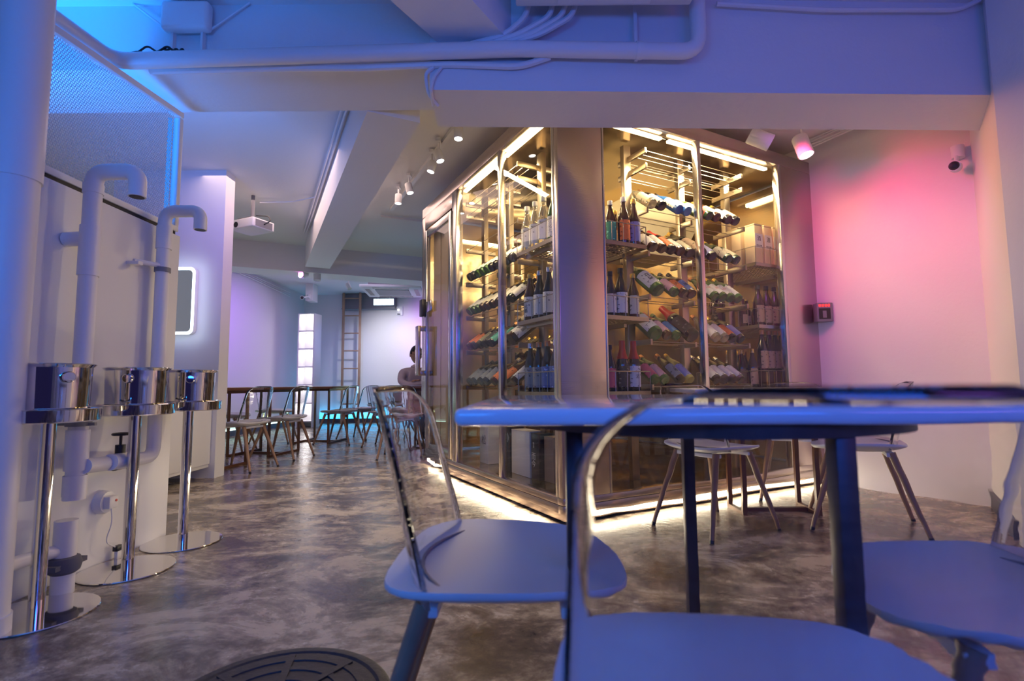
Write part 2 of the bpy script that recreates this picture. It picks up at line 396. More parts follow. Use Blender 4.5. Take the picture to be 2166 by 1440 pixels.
clight(.12, .9, 2.46, .8, .9, .3, 44, (1, .76, .42), .06, 1.2)
# strips of light under the base, washing the floor
def rlight(a, b, la, lb, z, pw):
    d_ = bpy.data.lights.new('plinth_light', 'AREA'); o = bpy.data.objects.new('plinth_light', d_); COL.objects.link(o)
    d_.energy = pw; d_.color = (1, .84, .58); d_.shape = 'RECTANGLE'; d_.size = la; d_.size_y = .03
    o.location = W3(a, b, z)
    outv = -L if lb == 0 else -R
    v = (outv*1.0+Vector((0, 0, -.30)))
    zq = (-v).normalized(); xq = (R if lb == 0 else L); yq = zq.cross(xq).normalized(); xq = yq.cross(zq)
    o.matrix_world = Matrix.Translation(W3(a, b, z)) @ Matrix((xq, yq, zq)).transposed().to_4x4()
    return o
rlight(1.2, -.005, 2.4, 0, .040, 11)
rlight(-.005, 1.25, 2.4, 1, .040, 10)

# evaporator with fans
ev = cthing('evaporator', 'white ceiling evaporator unit with two fan grilles inside the cooler', 'cooling unit', 1.80, 1.35, 2.02)
def fan(y, ev):
    g = B()
    for r_ in (.03, .055, .08, .105, .13):
        g.lathe([(r_+.003*math.cos(t), .003*math.sin(t)) for t in (0, PI/2, PI, 3*PI/2)], 24, closed=True)
    for k in range(6):
        t = k*PI/3; g.cyl((0, 0, 0), (.13*math.cos(t), .13*math.sin(t), 0), .0025, n=5)
    g.cyl((0, 0, -.004), (0, 0, .006), .028, n=16)
    o = g.put('fan_grille', M['rack_steel'], ev); o.rotation_euler = (math.radians(90+38), 0, 0); o.location = (y, -.333, .085); return o
hb = B(); prof = [(-.40, .26), (-.40, .44), (.30, .44), (.30, .0), (-.20, .0)]
vsA = [hb.bm.verts.new((-.42, y, z)) for y, z in prof]; vsB = [hb.bm.verts.new((.42, y, z)) for y, z in prof]
hb.bm.faces.new(vsA); hb.bm.faces.new(vsB[::-1])
for i in range(5): hb.bm.faces.new((vsA[i], vsB[i], vsB[(i+1) % 5], vsA[(i+1) % 5]))
M['evap'] = mat('cream_metal', (.72, .66, .52), .4)
hb.put('housing', M['evap'], ev)
for y in (-.21, .21):
    f = fan(y, ev); f.location = (y, -.318, .13); f.rotation_euler = (math.radians(90-38+2), 0, 0)
B().box(-.12, -.345, .22, .02, -.30, .24).put('orange_sticker', mat('orange_sticker', (.8, .22, .03), .5), ev)

# ---------------------------------------------------------------- racks inside the cooler
LV = [2.40, 2.29, 1.975, 1.67, 1.37, 1.065, .76]
def rack(label, pos, p0, p1, posts, inv=False, levels=LV, top=2.5):
    """local frame: x along the rack, y away from the glass"""
    t = thing('bottle_rack', label, 'rack', pos[0], pos[1], 'bottle racks in the cooler')
    for x in posts: B().box(x-.032, .15, .125, x+.032, .19, top-0.0, .002).put('rack_post', M['rack_steel'], t)
    for z in levels:
        for x in (p0, (p0+p1)/2, p1):
            B().box(x-.009, -.02 if x != (p0+p1)/2 else .05, z-.018, x+.009, .27, z+.020, .001).put('rack_bracket', M['rack_steel'], t)
        for y in ((-.005, .055, .11, .22, .26) if z > 2.2 else (-.005, .14, .22)):
            B().cyl((p0, y, z+.004), (p1, y, z+.004), .0027, n=6).put('rack_rod', M['rack_steel'], t)
    return t
racks = [rack('steel bottle rack facing the right glass wall of the cooler', (W3(0, .14), CR), .81, 1.80, (.79, 1.32, 1.83)),
         rack('steel bottle rack facing the left glass wall of the cooler', (W3(.14, 2.4), CR-PI/2), .72, 1.68, (.71, 1.20, 1.71)),
         rack('steel bottle rack standing deep inside the cooler behind the others', (W3(.62, 2.5), CR-PI/2), .62, 1.48, (.62, 1.05, 1.48), levels=[1.60, 1.30, 1.0], top=2.2)]

def perf_shelf(label, a0, a1, b0, b1, z, rails):
    t = cthing('wire_basket_shelf', label, 'shelf', a0, b0, z, 0, 'perforated basket shelves in the cooler')
    w, dd = a1-a0, b1-b0
    g = B(); nx, ny = int(w/.035), int(dd/.035)
    sx, sy = w/nx, dd/ny
    for i in range(nx):            # plate as a real perforated sheet
        for j in range(ny):
            x0, y0_ = i*sx, j*sy; h = .006
            o = [(x0, y0_), (x0+sx, y0_), (x0+sx, y0_+sy), (x0, y0_+sy)]
            c = (x0+sx/2, y0_+sy/2); k = .64
            inn = [(c[0]+(x-c[0])*k, c[1]+(y-c[1])*k) for x, y in o]
            vo = [g.bm.verts.new((x, y, 0)) for x, y in o]; vi = [g.bm.verts.new((x, y, 0)) for x, y in inn]
            for q_ in range(4): g.bm.faces.new((vo[q_], vo[(q_+1) % 4], vi[(q_+1) % 4], vi[q_]))
    pl = g.put('perforated_plate', M['rack_steel'], t); pl['kind'] = 'stuff'
    m_ = pl.modifiers.new('t', 'SOLIDIFY'); m_.thickness = .002; m_.offset = -1
    e = B()
    e.box(0, -.004, -.022, w, 0, .004).box(-.004, 0, -.022, 0, dd, .004).box(w, 0, -.022, w+.004, dd, .004).box(0, dd, -.022, w, dd+.004, .004)
    e.put('edge_flange', M['rack_steel'], t)
    rl = B(); hgt = .13
    for s_ in rails:
        if s_ == 'f': p, q_ = (0, 0), (w, 0)
        if s_ == 'l': p, q_ = (0, 0), (0, dd)
        if s_ == 'r': p, q_ = (w, 0), (w, dd)
        n_ = max(2, int((abs(p[0]-q_[0])+abs(p[1]-q_[1]))/.085))
        rl.cyl((*p, hgt), (*q_, hgt), .003, n=6)
        for k in range(n_+1):
            x = p[0]+(q_[0]-p[0])*k/n_; y = p[1]+(q_[1]-p[1])*k/n_
            rl.cyl((x, y, 0), (x, y, hgt), .0025, n=6)
    rl.put('basket_rail', M['rack_steel'], t)
    for x in (.05, w-.05): B().box(x-.012, dd*.3, -.045, x+.012, dd*.9, -.022).put('shelf_bracket', M['rack_steel'], t)
    return t
SZ = [1.70, 1.215, .735]
nm = ['upper', 'middle', 'lower']
for i, z in enumerate(SZ):
    perf_shelf(f'{nm[i]} perforated steel basket shelf at the cooler corner behind the pillar', .07, .74, .07, .64, z, 'flr')
    perf_shelf(f'{nm[i]} perforated steel basket shelf at the right end of the cooler', 1.86, 2.40, .08, .70, z+.01, 'fl')

# ---------------------------------------------------------------- bottles
def gl(name, col, rough=.04, tr=.0):
    return mat(name, col, rough, 0, trans=tr, coat=.5 if not tr else 0, ior=1.5)
G = {'brown': gl('brown_glass', (.055, .018, .010)), 'black': gl('black_glass', (.012, .010, .014)),
     'green': gl('green_glass', (.10, .22, .06), tr=.45), 'dark green': gl('dark_green_glass', (.015, .05, .022)),
     'clear': gl('clear_glass', (.86, .80, .62), tr=.8), 'blue': gl('blue_glass', (.03, .12, .38)), 'yellow': gl('yellow_glass', (.75, .65, .20), tr=.5)}
LC = {'white': (.82, .80, .78), 'orange': (.75, .20, .06), 'pink': (.80, .45, .48), 'blue': (.12, .20, .50), 'teal': (.06, .32, .28), 'tan': (.48, .33, .22),
      'grey': (.30, .32, .35), 'red': (.60, .03, .03), 'cream': (.72, .66, .50), 'violet': (.30, .30, .62), 'sky blue': (.10, .30, .52), 'black': (.03, .03, .035), 'olive': (.32, .30, .18), 'rose': (.70, .14, .22)}
def patterned(name, col):
    """label paper with printed marks"""
    m = mat(name, col, .55); n = m.node_tree.nodes; l = m.node_tree.links
    tc = n.new('ShaderNodeTexCoord'); mp = n.new('ShaderNodeMapping'); mp.inputs['Scale'].default_value = (1, 1, 1)
    t = n.new('ShaderNodeTexNoise'); t.inputs['Scale'].default_value = 46; t.inputs['Detail'].default_value = 1.5
    r = n.new('ShaderNodeValToRGB'); r.color_ramp.elements[0].position = .635; r.color_ramp.elements[1].position = .655
    r.color_ramp.elements[0].color = (*col, 1)
    lum = sum(col)/3
    r.color_ramp.elements[1].color = (*(tuple(c*.35 for c in col) if lum > .3 else tuple(min(1, c*2.2+.12) for c in col)), 1)
    l.new(tc.outputs['Object'], mp.inputs[0]); l.new(mp.outputs[0], t.inputs['Vector']); l.new(t.outputs['Fac'], r.inputs[0]); l.new(r.outputs[0], n['Principled BSDF'].inputs['Base Color'])
    return m
LM = {k: patterned(k.replace(' ', '_')+'_label', v) for k, v in LC.items()}
CM = {'white': mat('white_cap', (.8, .8, .78), .35), 'gold': mat('gold_cap', (.75, .52, .15), .25, .8), 'silver': mat('silver_cap', (.75, .75, .78), .2, 1),
      'black': mat('black_cap', (.03, .03, .03), .3), 'red': mat('red_cap', (.55, .02, .02), .4), 'copper': mat('copper_cap', (.6, .28, .14), .3, .8), 'green': mat('green_cap', (.25, .35, .1), .4)}
MC = {}
def cached(key, fn):
    if key not in MC: MC[key] = fn()
    return MC[key]
def bottle_parts(style, glass, label, cap):
    r, h = {'b': (.0375, .30), 'B': (.0525, .385), 'beer': (.031, .235), 'pot': (.0375, .295), 'L': (.042, .33)}[style]
    sh = .56*h
    def body():
        if style == 'beer': prof = [(0, .006), (r*.6, 0), (r*.93, 0), (r, .008), (r, .56*h), (r*.93, .62*h), (r*.55, .74*h), (r*.42, .84*h), (r*.40, .955*h), (r*.46, .96*h), (r*.46, h*.985), (0, h*.985)]
        elif style == 'pot': prof = [(0, .005), (r*.6, 0), (r*.95, .002), (r, .01), (r, .60*h), (r*.92, .66*h), (r*.5, .74*h), (r*.38, .80*h), (r*.38, .92*h), (r*.5, .93*h), (r*.5, .98*h), (0, .98*h)]
        else: prof = [(0, .008), (r*.6, .001), (r*.93, 0), (r, .008), (r, .52*h), (r*.97, .57*h), (r*.80, .655*h), (r*.52, .76*h), (r*.385, .84*h), (r*.37, .93*h), (r*.42, .935*h), (r*.42, .96*h), (0, .96*h)]
        return B().lathe(prof, 20).mesh('sake_bottle', G[glass])
    def lab():
        g = B(); z0, z1 = (.09*h, .50*h) if style != 'beer' else (.12*h, .42*h); half = 1.25 if style != 'beer' else 1.0; n = 12
        ra = r+.0008; pv = None
        for k in range(n+1):
            t = -half+2*half*k/n
            p = (g.bm.verts.new((ra*math.sin(t), -ra*math.cos(t), z0)), g.bm.verts.new((ra*math.sin(t), -ra*math.cos(t), z1)))
            if pv: g.bm.faces.new((pv[0], p[0], p[1], pv[1]))
            pv = p
        return g.mesh('label', LM[label])
    def capm():
        if style == 'beer': return B().lathe([(0, h*1.0), (r*.44, h*1.0), (r*.52, h*.965), (r*.50, h*.955), (0, h*.955)], 14).mesh('cap', CM[cap])
        if cap == 'red': return B().lathe([(0, h*1.0), (r*.45, h*1.0), (r*.48, .84*h), (r*.60, .76*h), (r*.86, .655*h), (r*.84, .64*h), (0, .64*h)], 16).mesh('cap', CM[cap])
        return B().lathe([(0, h), (r*.42, h), (r*.46, h*.99), (r*.46, .90*h), (r*.40, .895*h), (0, .895*h)], 16).mesh('cap', CM[cap])
    return cached(('b', style, glass), body), (cached(('l', style, label), lab) if label else None), cached(('c', style, cap), capm), h
def bottle(style, glass, label, cap, mw, lab, group):
    bo, la, ca, h = bottle_parts(style, glass, label, cap)
    o = bpy.data.objects.new('beer_bottle' if style == 'beer' else 'sake_bottle', bo); COL.objects.link(o); o.matrix_world = mw
    tag(o, lab, 'bottle', group)
    for nme, me_ in (('label', la), ('cap', ca)):
        if me_:
            c = bpy.data.objects.new(nme, me_); COL.objects.link(c); c.parent = o
    return o
def txt(s, size, matl, M4, parent, name='lettering', wrap=None):
    """flat or bottle-wrapped lettering as a thin mesh; local x right, y up"""
    cu = bpy.data.curves.new('t', 'FONT'); cu.body = s; cu.size = size; cu.align_x = 'CENTER'; cu.align_y = 'CENTER'
    cu.space_line = .95; cu.extrude = .0002
    o = bpy.data.objects.new('t', cu); COL.objects.link(o)
    bpy.context.view_layer.update()
    me_ = bpy.data.meshes.new_from_object(o.evaluated_get(bpy.context.evaluated_depsgraph_get()))
    bpy.data.objects.remove(o); bpy.data.curves.remove(cu)
    if wrap:
        for v in me_.vertices:
            t = v.co.x/wrap; z = v.co.z
            v.co = Vector(((wrap+z)*math.sin(t), -(wrap+z)*math.cos(t), v.co.y))
        me_.transform(M4)
    else: me_.transform(M4)
    me_.materials.clear(); me_.materials.append(matl)
    p = bpy.data.objects.new(name, me_); COL.objects.link(p); p.parent = parent
    return p
ORD = ['first', 'second', 'third', 'fourth', 'fifth', 'sixth', 'seventh', 'eighth', 'ninth', 'tenth', 'eleventh']
ROWN = {1.975: 'topmost', 1.67: 'second', 1.37: 'third', 1.065: 'fourth', .76: 'lowest'}
def art(w): return ('an ' if w[0] in 'aeiou' else 'a ')+w
INK = mat('black_ink', (.02, .02, .02), .6)
def lying(side, z, items):
    """items: (pos, style, glass, label, cap)"""
    for k, (p, st, g_, lb, cp) in enumerate(items):
        tilt = math.radians(38+random.uniform(-2, 2))
        r = {'b': .0375, 'B': .0525, 'pot': .0375, 'L': .042, 'beer': .031}[st]
        if side == 'R': base = W3(p, .115, z+.035+r*.25); axis = L; up = Vector((0, 0, 1)); where = 'right glass wall'
        elif side == 'L': base = W3(.115, p, z+.035+r*.25); axis = R; up = Vector((0, 0, 1)); where = 'left glass wall'
        else: base = W3(.60, p, z+.035); axis = R; up = Vector((0, 0, 1)); where = 'deep rack'
        zax = (axis*math.cos(tilt)+up*math.sin(tilt)).normalized()
        # label (local -y) faces up
        yax = -(up-zax*up.dot(zax)).normalized(); xax = yax.cross(zax)
        rot = Matrix((xax, yax, zax)).transposed().to_4x4() @ Matrix.Rotation(random.uniform(-.2, .2)+(-.42 if side == 'R' else .5), 4, 'Z')
        n = len(items)
        if side == 'X': lab = f'{g_} bottle, {lb} label, {"upper" if z > 1.5 else "middle" if z > 1.2 else "lower"} row of the deep rack, {ORD[k]} from its front'
        else:
            ordn = f'{ORD[k]} from the left' if side == 'R' else f'{ORD[n-1-k]} from the left'
            lab = f'{g_} bottle, {lb} label, {ROWN[z]} row behind the {where}, {ordn}'
        o = bottle(st, g_, lb, cp, Matrix.Translation(base) @ rot, lab, f'bottles lying in the {"racks" if side != "X" else "deep rack"} of the cooler')
        if (side, z, k) in KANJI: 
            s_, sz, ink = KANJI[(side, z, k)]
            h = {'b': .30, 'B': .385, 'pot': .295, 'L': .33, 'beer': .235}[st]
            txt(s_, sz, ink, Matrix.Translation((0, 0, h*.295)), o, 'label_lettering', wrap=r+.0016)
REDI = mat('red_ink', (.6, .03, .03), .6)
KANJI = {('R', 1.37, 0): ('花\n泉', .045, INK), ('L', 1.065, 6): ('無濾過\n生原酒', .030, INK), ('R', 1.37, 5): ('山', .03, REDI), ('R', 1.37, 2): ('大', .035, INK), ('R', 1.37, 3): ('風', .035, INK),
         ('R', 1.67, 7): ('人人', .03, INK), ('R', 1.37, 4): ('山', .03, REDI), ('R', 1.37, 6): ('山', .03, REDI), ('R', 1.065, 0): ('● ●', .03, INK), ('R', .76, 2): ('上\n善', .03, INK)}
lying('R', 1.975, [(.851, 'b', 'clear', 'cream', 'gold'), (.943, 'b', 'black', 'pink', 'copper'), (1.105, 'b', 'blue', 'white', 'silver'), (1.190, 'b', 'blue', 'white', 'silver'),
                   (1.309, 'b', 'green', 'cream', 'green'), (1.412, 'b', 'dark green', 'red', 'gold'), (1.493, 'b', 'brown', 'white', 'gold'), (1.62, 'b', 'black', 'white', 'gold'), (1.703, 'b', 'black', 'tan', 'gold')])
lying('R', 1.67, [(.850, 'b', 'brown', 'white', 'silver'), (.932, 'b', 'brown', 'white', 'silver'), (1.022, 'b', 'black', 'orange', 'red'), (1.108, 'b', 'brown', 'white', 'gold'),
                  (1.201, 'b', 'black', 'cream', 'gold'), (1.307, 'B', 'black', 'tan', 'gold'), (1.43, 'b', 'black', 'violet', 'silver'), (1.603, 'b', 'dark green', 'cream', 'gold'), (1.69, 'b', 'dark green', 'cream', 'gold')])
lying('R', 1.37, [(.88, 'B', 'green', 'white', 'gold'), (1.035, 'b', 'green', 'pink', 'gold'), (1.121, 'b', 'brown', 'orange', 'black'), (1.204, 'b', 'brown', 'blue', 'black'),
                  (1.440, 'b', 'green', 'white', 'copper'), (1.525, 'b', 'green', 'white', 'gold'), (1.609, 'b', 'green', 'white', 'gold'), (1.693, 'b', 'green', 'white', 'gold')])
lying('R', 1.065, [(.848, 'B', 'green', 'white', 'green'), (.955, 'b', 'brown', 'pink', 'red'), (1.04, 'b', 'green', 'sky blue', 'green'), (1.193, 'B', 'black', 'black', 'red'),
                   (1.438, 'b', 'clear', 'white', 'copper'), (1.525, 'b', 'clear', 'white', 'gold'), (1.61, 'b', 'black', 'orange', 'gold'), (1.699, 'b', 'black', 'violet', 'black')])
lying('R', .76, [(.83, 'b', 'green', 'rose', 'copper'), (.915, 'b', 'green', 'pink', 'copper'), (1.064, 'b', 'black', 'grey', 'copper'), (1.150, 'b', 'yellow', 'violet', 'gold'),
                 (1.421, 'b', 'black', 'white', 'silver'), (1.505, 'b', 'black', 'white', 'silver'), (1.59, 'b', 'black', 'white', 'silver'), (1.679, 'b', 'black', 'white', 'silver')])
lying('L', 1.67, [(1.60, 'b', 'black', 'white', 'gold'), (1.52, 'b', 'black', 'white', 'gold'), (1.43, 'b', 'green', 'white', 'gold'), (1.34, 'b', 'green', 'white', 'green'), (1.25, 'b', 'green', 'cream', 'gold'),
                  (1.165, 'b', 'black', 'white', 'gold'), (1.08, 'b', 'black', 'cream', 'gold'), (.99, 'b', 'brown', 'cream', 'gold'), (.90, 'b', 'black', 'white', 'gold'), (.81, 'b', 'black', 'white', 'gold')][::-1][::-1])
lying('L', 1.37, [(1.61, 'b', 'green', 'white', 'gold'), (1.52, 'b', 'green', 'white', 'gold'), (1.43, 'b', 'green', 'white', 'gold'), (1.34, 'b', 'brown', 'cream', 'gold'), (1.25, 'b', 'brown', 'cream', 'copper'),
                  (1.15, 'b', 'brown', 'white', 'gold'), (1.04, 'b', 'brown', 'cream', 'gold'), (.94, 'b', 'black', 'white', 'gold'), (.83, 'b', 'black', 'white', 'copper')])
lying('L', 1.065, [(1.61, 'b', 'brown', 'orange', 'gold'), (1.52, 'b', 'black', 'orange', 'gold'), (1.40, 'b', 'black', 'olive', 'copper'), (1.29, 'b', 'black', 'black', 'copper'), (1.18, 'b', 'black', 'teal', 'copper'),
                   (1.00, 'b', 'black', 'teal', 'copper'), (.83, 'B', 'brown', 'white', 'gold')])
lying('L', .76, [(1.61, 'b', 'black', 'grey', 'black'), (1.52, 'b', 'black', 'grey', 'black'), (1.38, 'b', 'black', 'grey', 'black'), (1.27, 'b', 'black', 'grey', 'silver'), (1.13, 'b', 'brown', 'orange', 'silver'),
                 (.99, 'b', 'brown', 'orange', 'black'), (.80, 'b', 'brown', 'white', 'black')])
for z, its in ((1.60, ['cream', 'white', 'cream', 'tan', 'orange', 'cream', 'tan']), (1.30, ['tan', 'cream', 'orange', 'cream', 'white', 'tan']), (1.0, ['white', 'cream', 'olive', 'cream', 'tan', 'cream', 'orange'])):
    lying('X', z, [(1.10+.115*k, 'b', 'black' if k % 2 else 'brown', l_, 'gold') for k, l_ in enumerate(its)])
def upright(a, b, z, style, g_, lb, cp, lab, rz=None, kan=None):
    rot = Matrix.Rotation(CR+(random.uniform(-.3, .3) if rz is None else rz), 4, 'Z')
    o = bottle(style, g_, lb, cp, Matrix.Translation(W3(a, b, z+.001)) @ rot, lab, 'bottles standing on the basket shelves')
    if kan:
        h = {'b': .30, 'B': .385, 'pot': .295, 'L': .33, 'beer': .235}[style]; r = {'b': .0375, 'B': .0525, 'pot': .0375, 'L': .042, 'beer': .031}[style]
        txt(kan, .03, INK, Matrix.Translation((0, 0, h*.29)), o, 'label_lettering', wrap=r+.0016)
    return o
z = SZ[0]; P_ = 'on the upper shelf right of the pillar'; Q_ = 'on the upper shelf left of the pillar'
upright(.515, .16, z, 'b', 'brown', 'teal', 'white', f'brown bottle with a teal label {P_}', -.2)
upright(.60, .26, z, 'b', 'brown', 'orange', 'gold', f'brown bottle with an orange tag half hidden {P_}')
upright(.602, .13, z, 'L', 'brown', 'orange', 'white', f'brown bottle, orange label, white neck strip, {P_}', -.1)
upright(.67, .30, z, 'b', 'brown', 'cream', 'gold', f'brown gold-capped bottle in the second line {P_}')
upright(.69, .13, z, 'L', 'brown', 'violet', 'gold', f'brown bottle with a violet label {P_}', -.1)
upright(.12, .58, z, 'L', 'clear', 'white', 'white', f'clear white-capped bottle {Q_}, furthest left', -1.4)
upright(.12, .47, z, 'L', 'clear', 'white', 'white', f'clear white-capped bottle {Q_}, second from the left', -1.4)
upright(.12, .36, z, 'L', 'clear', 'white', 'white', f'clear white-capped bottle {Q_}, third from the left', -1.4)
upright(.14, .27, z, 'L', 'green', 'white', 'black', f'tall green bottle with a brush-lettered white label {Q_}', -1.2, '立\n化\n土')
z = SZ[1]; P_ = 'on the middle shelf right of the pillar'; Q_ = 'on the middle shelf left of the pillar'
upright(.485, .14, z, 'b', 'black', 'white', 'black', f'white-labelled black bottle at the pillar edge {P_}', -.2)
upright(.572, .14, z, 'L', 'black', 'white', 'black', f'tall black bottle with a white neck band {P_}', -.1)
upright(.668, .13, z, 'b', 'brown', 'cream', 'gold', f'brown bottle with a framed cream label {P_}', -.1)
upright(.40, .33, z, 'L', 'brown', 'orange', 'gold', f'brown bottle behind the front line {P_}')
upright(.12, .55, z, 'L', 'brown', 'white', 'gold', f'brown gold-capped bottle with neck band {Q_}', -1.3, '千\n代\n鶴')
upright(.13, .44, z, 'L', 'black', 'white', 'silver', f'black silver-capped bottle with an arc-printed label {Q_}', -1.2)
upright(.13, .32, z, 'L', 'black', 'white', 'silver', f'tall black silver-capped bottle {Q_}, nearest the pillar', -1.2)
z = SZ[2]; P_ = 'on the lower shelf right of the pillar'; Q_ = 'on the lower shelf left of the pillar'
upright(.475, .15, z, 'b', 'black', 'rose', 'black', f'black bottle with a rose label {P_}', -.1)
upright(.57, .14, z, 'L', 'black', 'black', 'red', f'black bottle with red foil, dark label, {P_}', -.1)
upright(.665, .14, z, 'L', 'black', 'white', 'red', f'large red-foiled bottle with a white label {P_}', -.1, '酒')
upright(.42, .36, z, 'B', 'green', 'cream', 'copper', f'green bottle in the second line {P_}')
upright(.13, .57, z, 'L', 'black', 'grey', 'silver', f'grey-labelled black bottle {Q_}, furthest left', -1.3)
upright(.13, .46, z, 'L', 'black', 'grey', 'copper', f'black copper-capped bottle {Q_}, second from the left', -1.3)
upright(.13, .35, z, 'L', 'black', 'blue', 'copper', f'blue-labelled black bottle {Q_}, third from the left', -1.3)
upright(.13, .25, z, 'L', 'black', 'blue', 'silver', f'black silver-capped bottle {Q_}, nearest the pillar', -1.3)
# neck strips on two front bottles
# right end shelves
def kiri(a, b, lab, front):
    t = cthing('wooden_gift_box', lab, 'box', a, b, SZ[0]+.012, random.uniform(-.03, .03), 'pale wooden boxes on the upper end shelf')
    B().box(-.048, -.048, 0, .048, .048, .31, .002).put('case', M['kiri'], t)
    B().box(-.048, -.048, .312, .048, .048, .325, .002).put('lid', M['kiri'], t)
    if front:
        B().box(-.046, -.0495, .13, .046, -.0485, .245).put('paper_label', M['paper'], t)
        txt('酒', .045, INK, Matrix.Translation((0, -.0500, .205)) @ Matrix.Rotation(PI/2, 4, 'X'), t)
        txt('純米大吟醸', .013, INK, Matrix.Translation((0, -.0500, .150)) @ Matrix.Rotation(PI/2, 4, 'X'), t)
for k, (a, nme) in enumerate(((1.955, 'left'), (2.07, 'middle'), (2.18, 'right'))):
    kiri(a, .16, f'{nme} pale wooden box of the front three with paper labels, upper end shelf', True)
kiri(1.945, .28, 'plain pale wooden bottle box just behind the left front box on the upper end shelf', False)
kiri(1.94, .40, 'plain pale wooden bottle box furthest back on the upper end shelf', False)
z = SZ[1]+.012; K = 'on the middle right-end shelf'
for k, (a, b) in enumerate(((1.99, .17), (2.09, .17), (2.19, .17))): upright(a, b, z, 'L', 'brown', 'tan', 'black', f'brown bottle, round tan label, {ORD[k]} of the front three {K}', 0)
for k, (a, b) in enumerate(((1.90, .42), (1.95, .55))): upright(a, b, z, 'B', 'black', 'black', 'black', f'{"nearer" if k == 0 else "further"} tall dark bottle at the back {K}')
for k, (a, b) in enumerate(((1.91, .25), (2.02, .30), (2.13, .31))): upright(a, b, z, 'beer', 'brown', 'tan', 'gold', f'{ORD[k]} small brown beer bottle in the second line {K}', 0)
z = SZ[2]+.012; K = 'on the lower right-end shelf'
cs = cthing('bottle_crate', 'dark cardboard bottle case with gold edges under the front bottles of the lower end shelf', 'crate', 2.06, .12, z)
B().box(-.12, -.025, 0, .22, .16, .12, .003).put('case', mat('dark_card', (.05, .02, .018), .4), cs)
for x in (-.12, -.035, .05, .135, .205): B().box(x, -.029, .0, x+.012, -.0255, .121).put('gold_band', CM['gold'], cs)
for k, a in enumerate((2.0, 2.085, 2.16, 2.235)): upright(a, .16, z+.12, 'beer' if k == 9 else 'L', 'black', 'tan', 'copper', f'dark bottle with arched tan label on the gold-edged case, {ORD[k]} of four', 0)
for k, (a, b) in enumerate(((1.90, .18), (1.93, .30), (1.92, .42), (2.05, .42), (2.15, .44))): upright(a, b, z, 'b', 'black', 'tan', 'gold', f'dark gold-necked bottle beside the case {K}, {ORD[k]} from front', 0)

# boxes on the cooler floor behind the left glass
def carton(a, b, sx, sy, h, m, lab, name='bottle_carton'):
    t = cthing(name, lab, 'box', a, b, .126, 0, 'cartons on the cooler floor')
    B().box(-sx/2, -sy/2, 0, sx/2, sy/2, h, .002).put('carton_body', m, t)
    B().box(-sx/2-.001, -sy/2-.001, h, sx/2+.001, sy/2+.001, h+.004).put('carton_lid', m, t); return t
M['card_w'] = mat('pale_card', (.78, .76, .72), .55, var=.05); M['card_b'] = mat('dark_card_box', (.045, .04, .05), .35); M['card_t'] = mat('brown_card_box', (.36, .24, .17), .5)
M['inkw'] = mat('pale_ink', (.8, .78, .72), .5)
SIDE = Matrix.Rotation(-PI/2, 4, 'Z') @ Matrix.Rotation(PI/2, 4, 'X')
t = carton(.27, .875, .12, .275, .32, M['card_w'], 'large pale grey carton on the cooler floor below the left racks')
t = carton(.27, .66, .12, .11, .315, M['card_b'], 'dark carton with white vertical lettering beside the large pale carton')
txt('而\n今', .055, M['inkw'], Matrix.Translation((-.0615, .02, .13)) @ SIDE, t)
txt('特\n別', .022, M['inkw'], Matrix.Translation((-.0615, .02, .235)) @ SIDE, t)
t = carton(.30, .53, .12, .12, .30, M['card_t'], 'brown carton on the cooler floor nearest the pillar')
t = carton(.27, 1.10, .12, .13, .33, M['card_b'], 'dark carton with a ring emblem left of the large pale carton')
em = B(); em.lathe([(.040+.0025*math.cos(q_), .0012*math.sin(q_)) for q_ in (0, PI/2, PI, 3*PI/2)], 24, closed=True)
em.lathe([(.030+.0015*math.cos(q_), .0012*math.sin(q_)) for q_ in (0, PI/2, PI, 3*PI/2)], 24, closed=True)
eo = em.put('ring_emblem', M['inkw'], t); eo.matrix_local = Matrix.Translation((-.0615, 0, .255)) @ SIDE
B().box(-.062, -.022, .15, -.0608, .022, .195).put('printed_square', M['inkw'], t)
t = carton(.27, 1.80, .10, .17, .32, M['card_w'], 'narrow pale carton on the cooler floor by the door frame')
txt('松', .09, M['grey'], Matrix.Translation((-.0515, 0, .19)) @ SIDE, t); t.location = W3(.27, 1.53, .126)

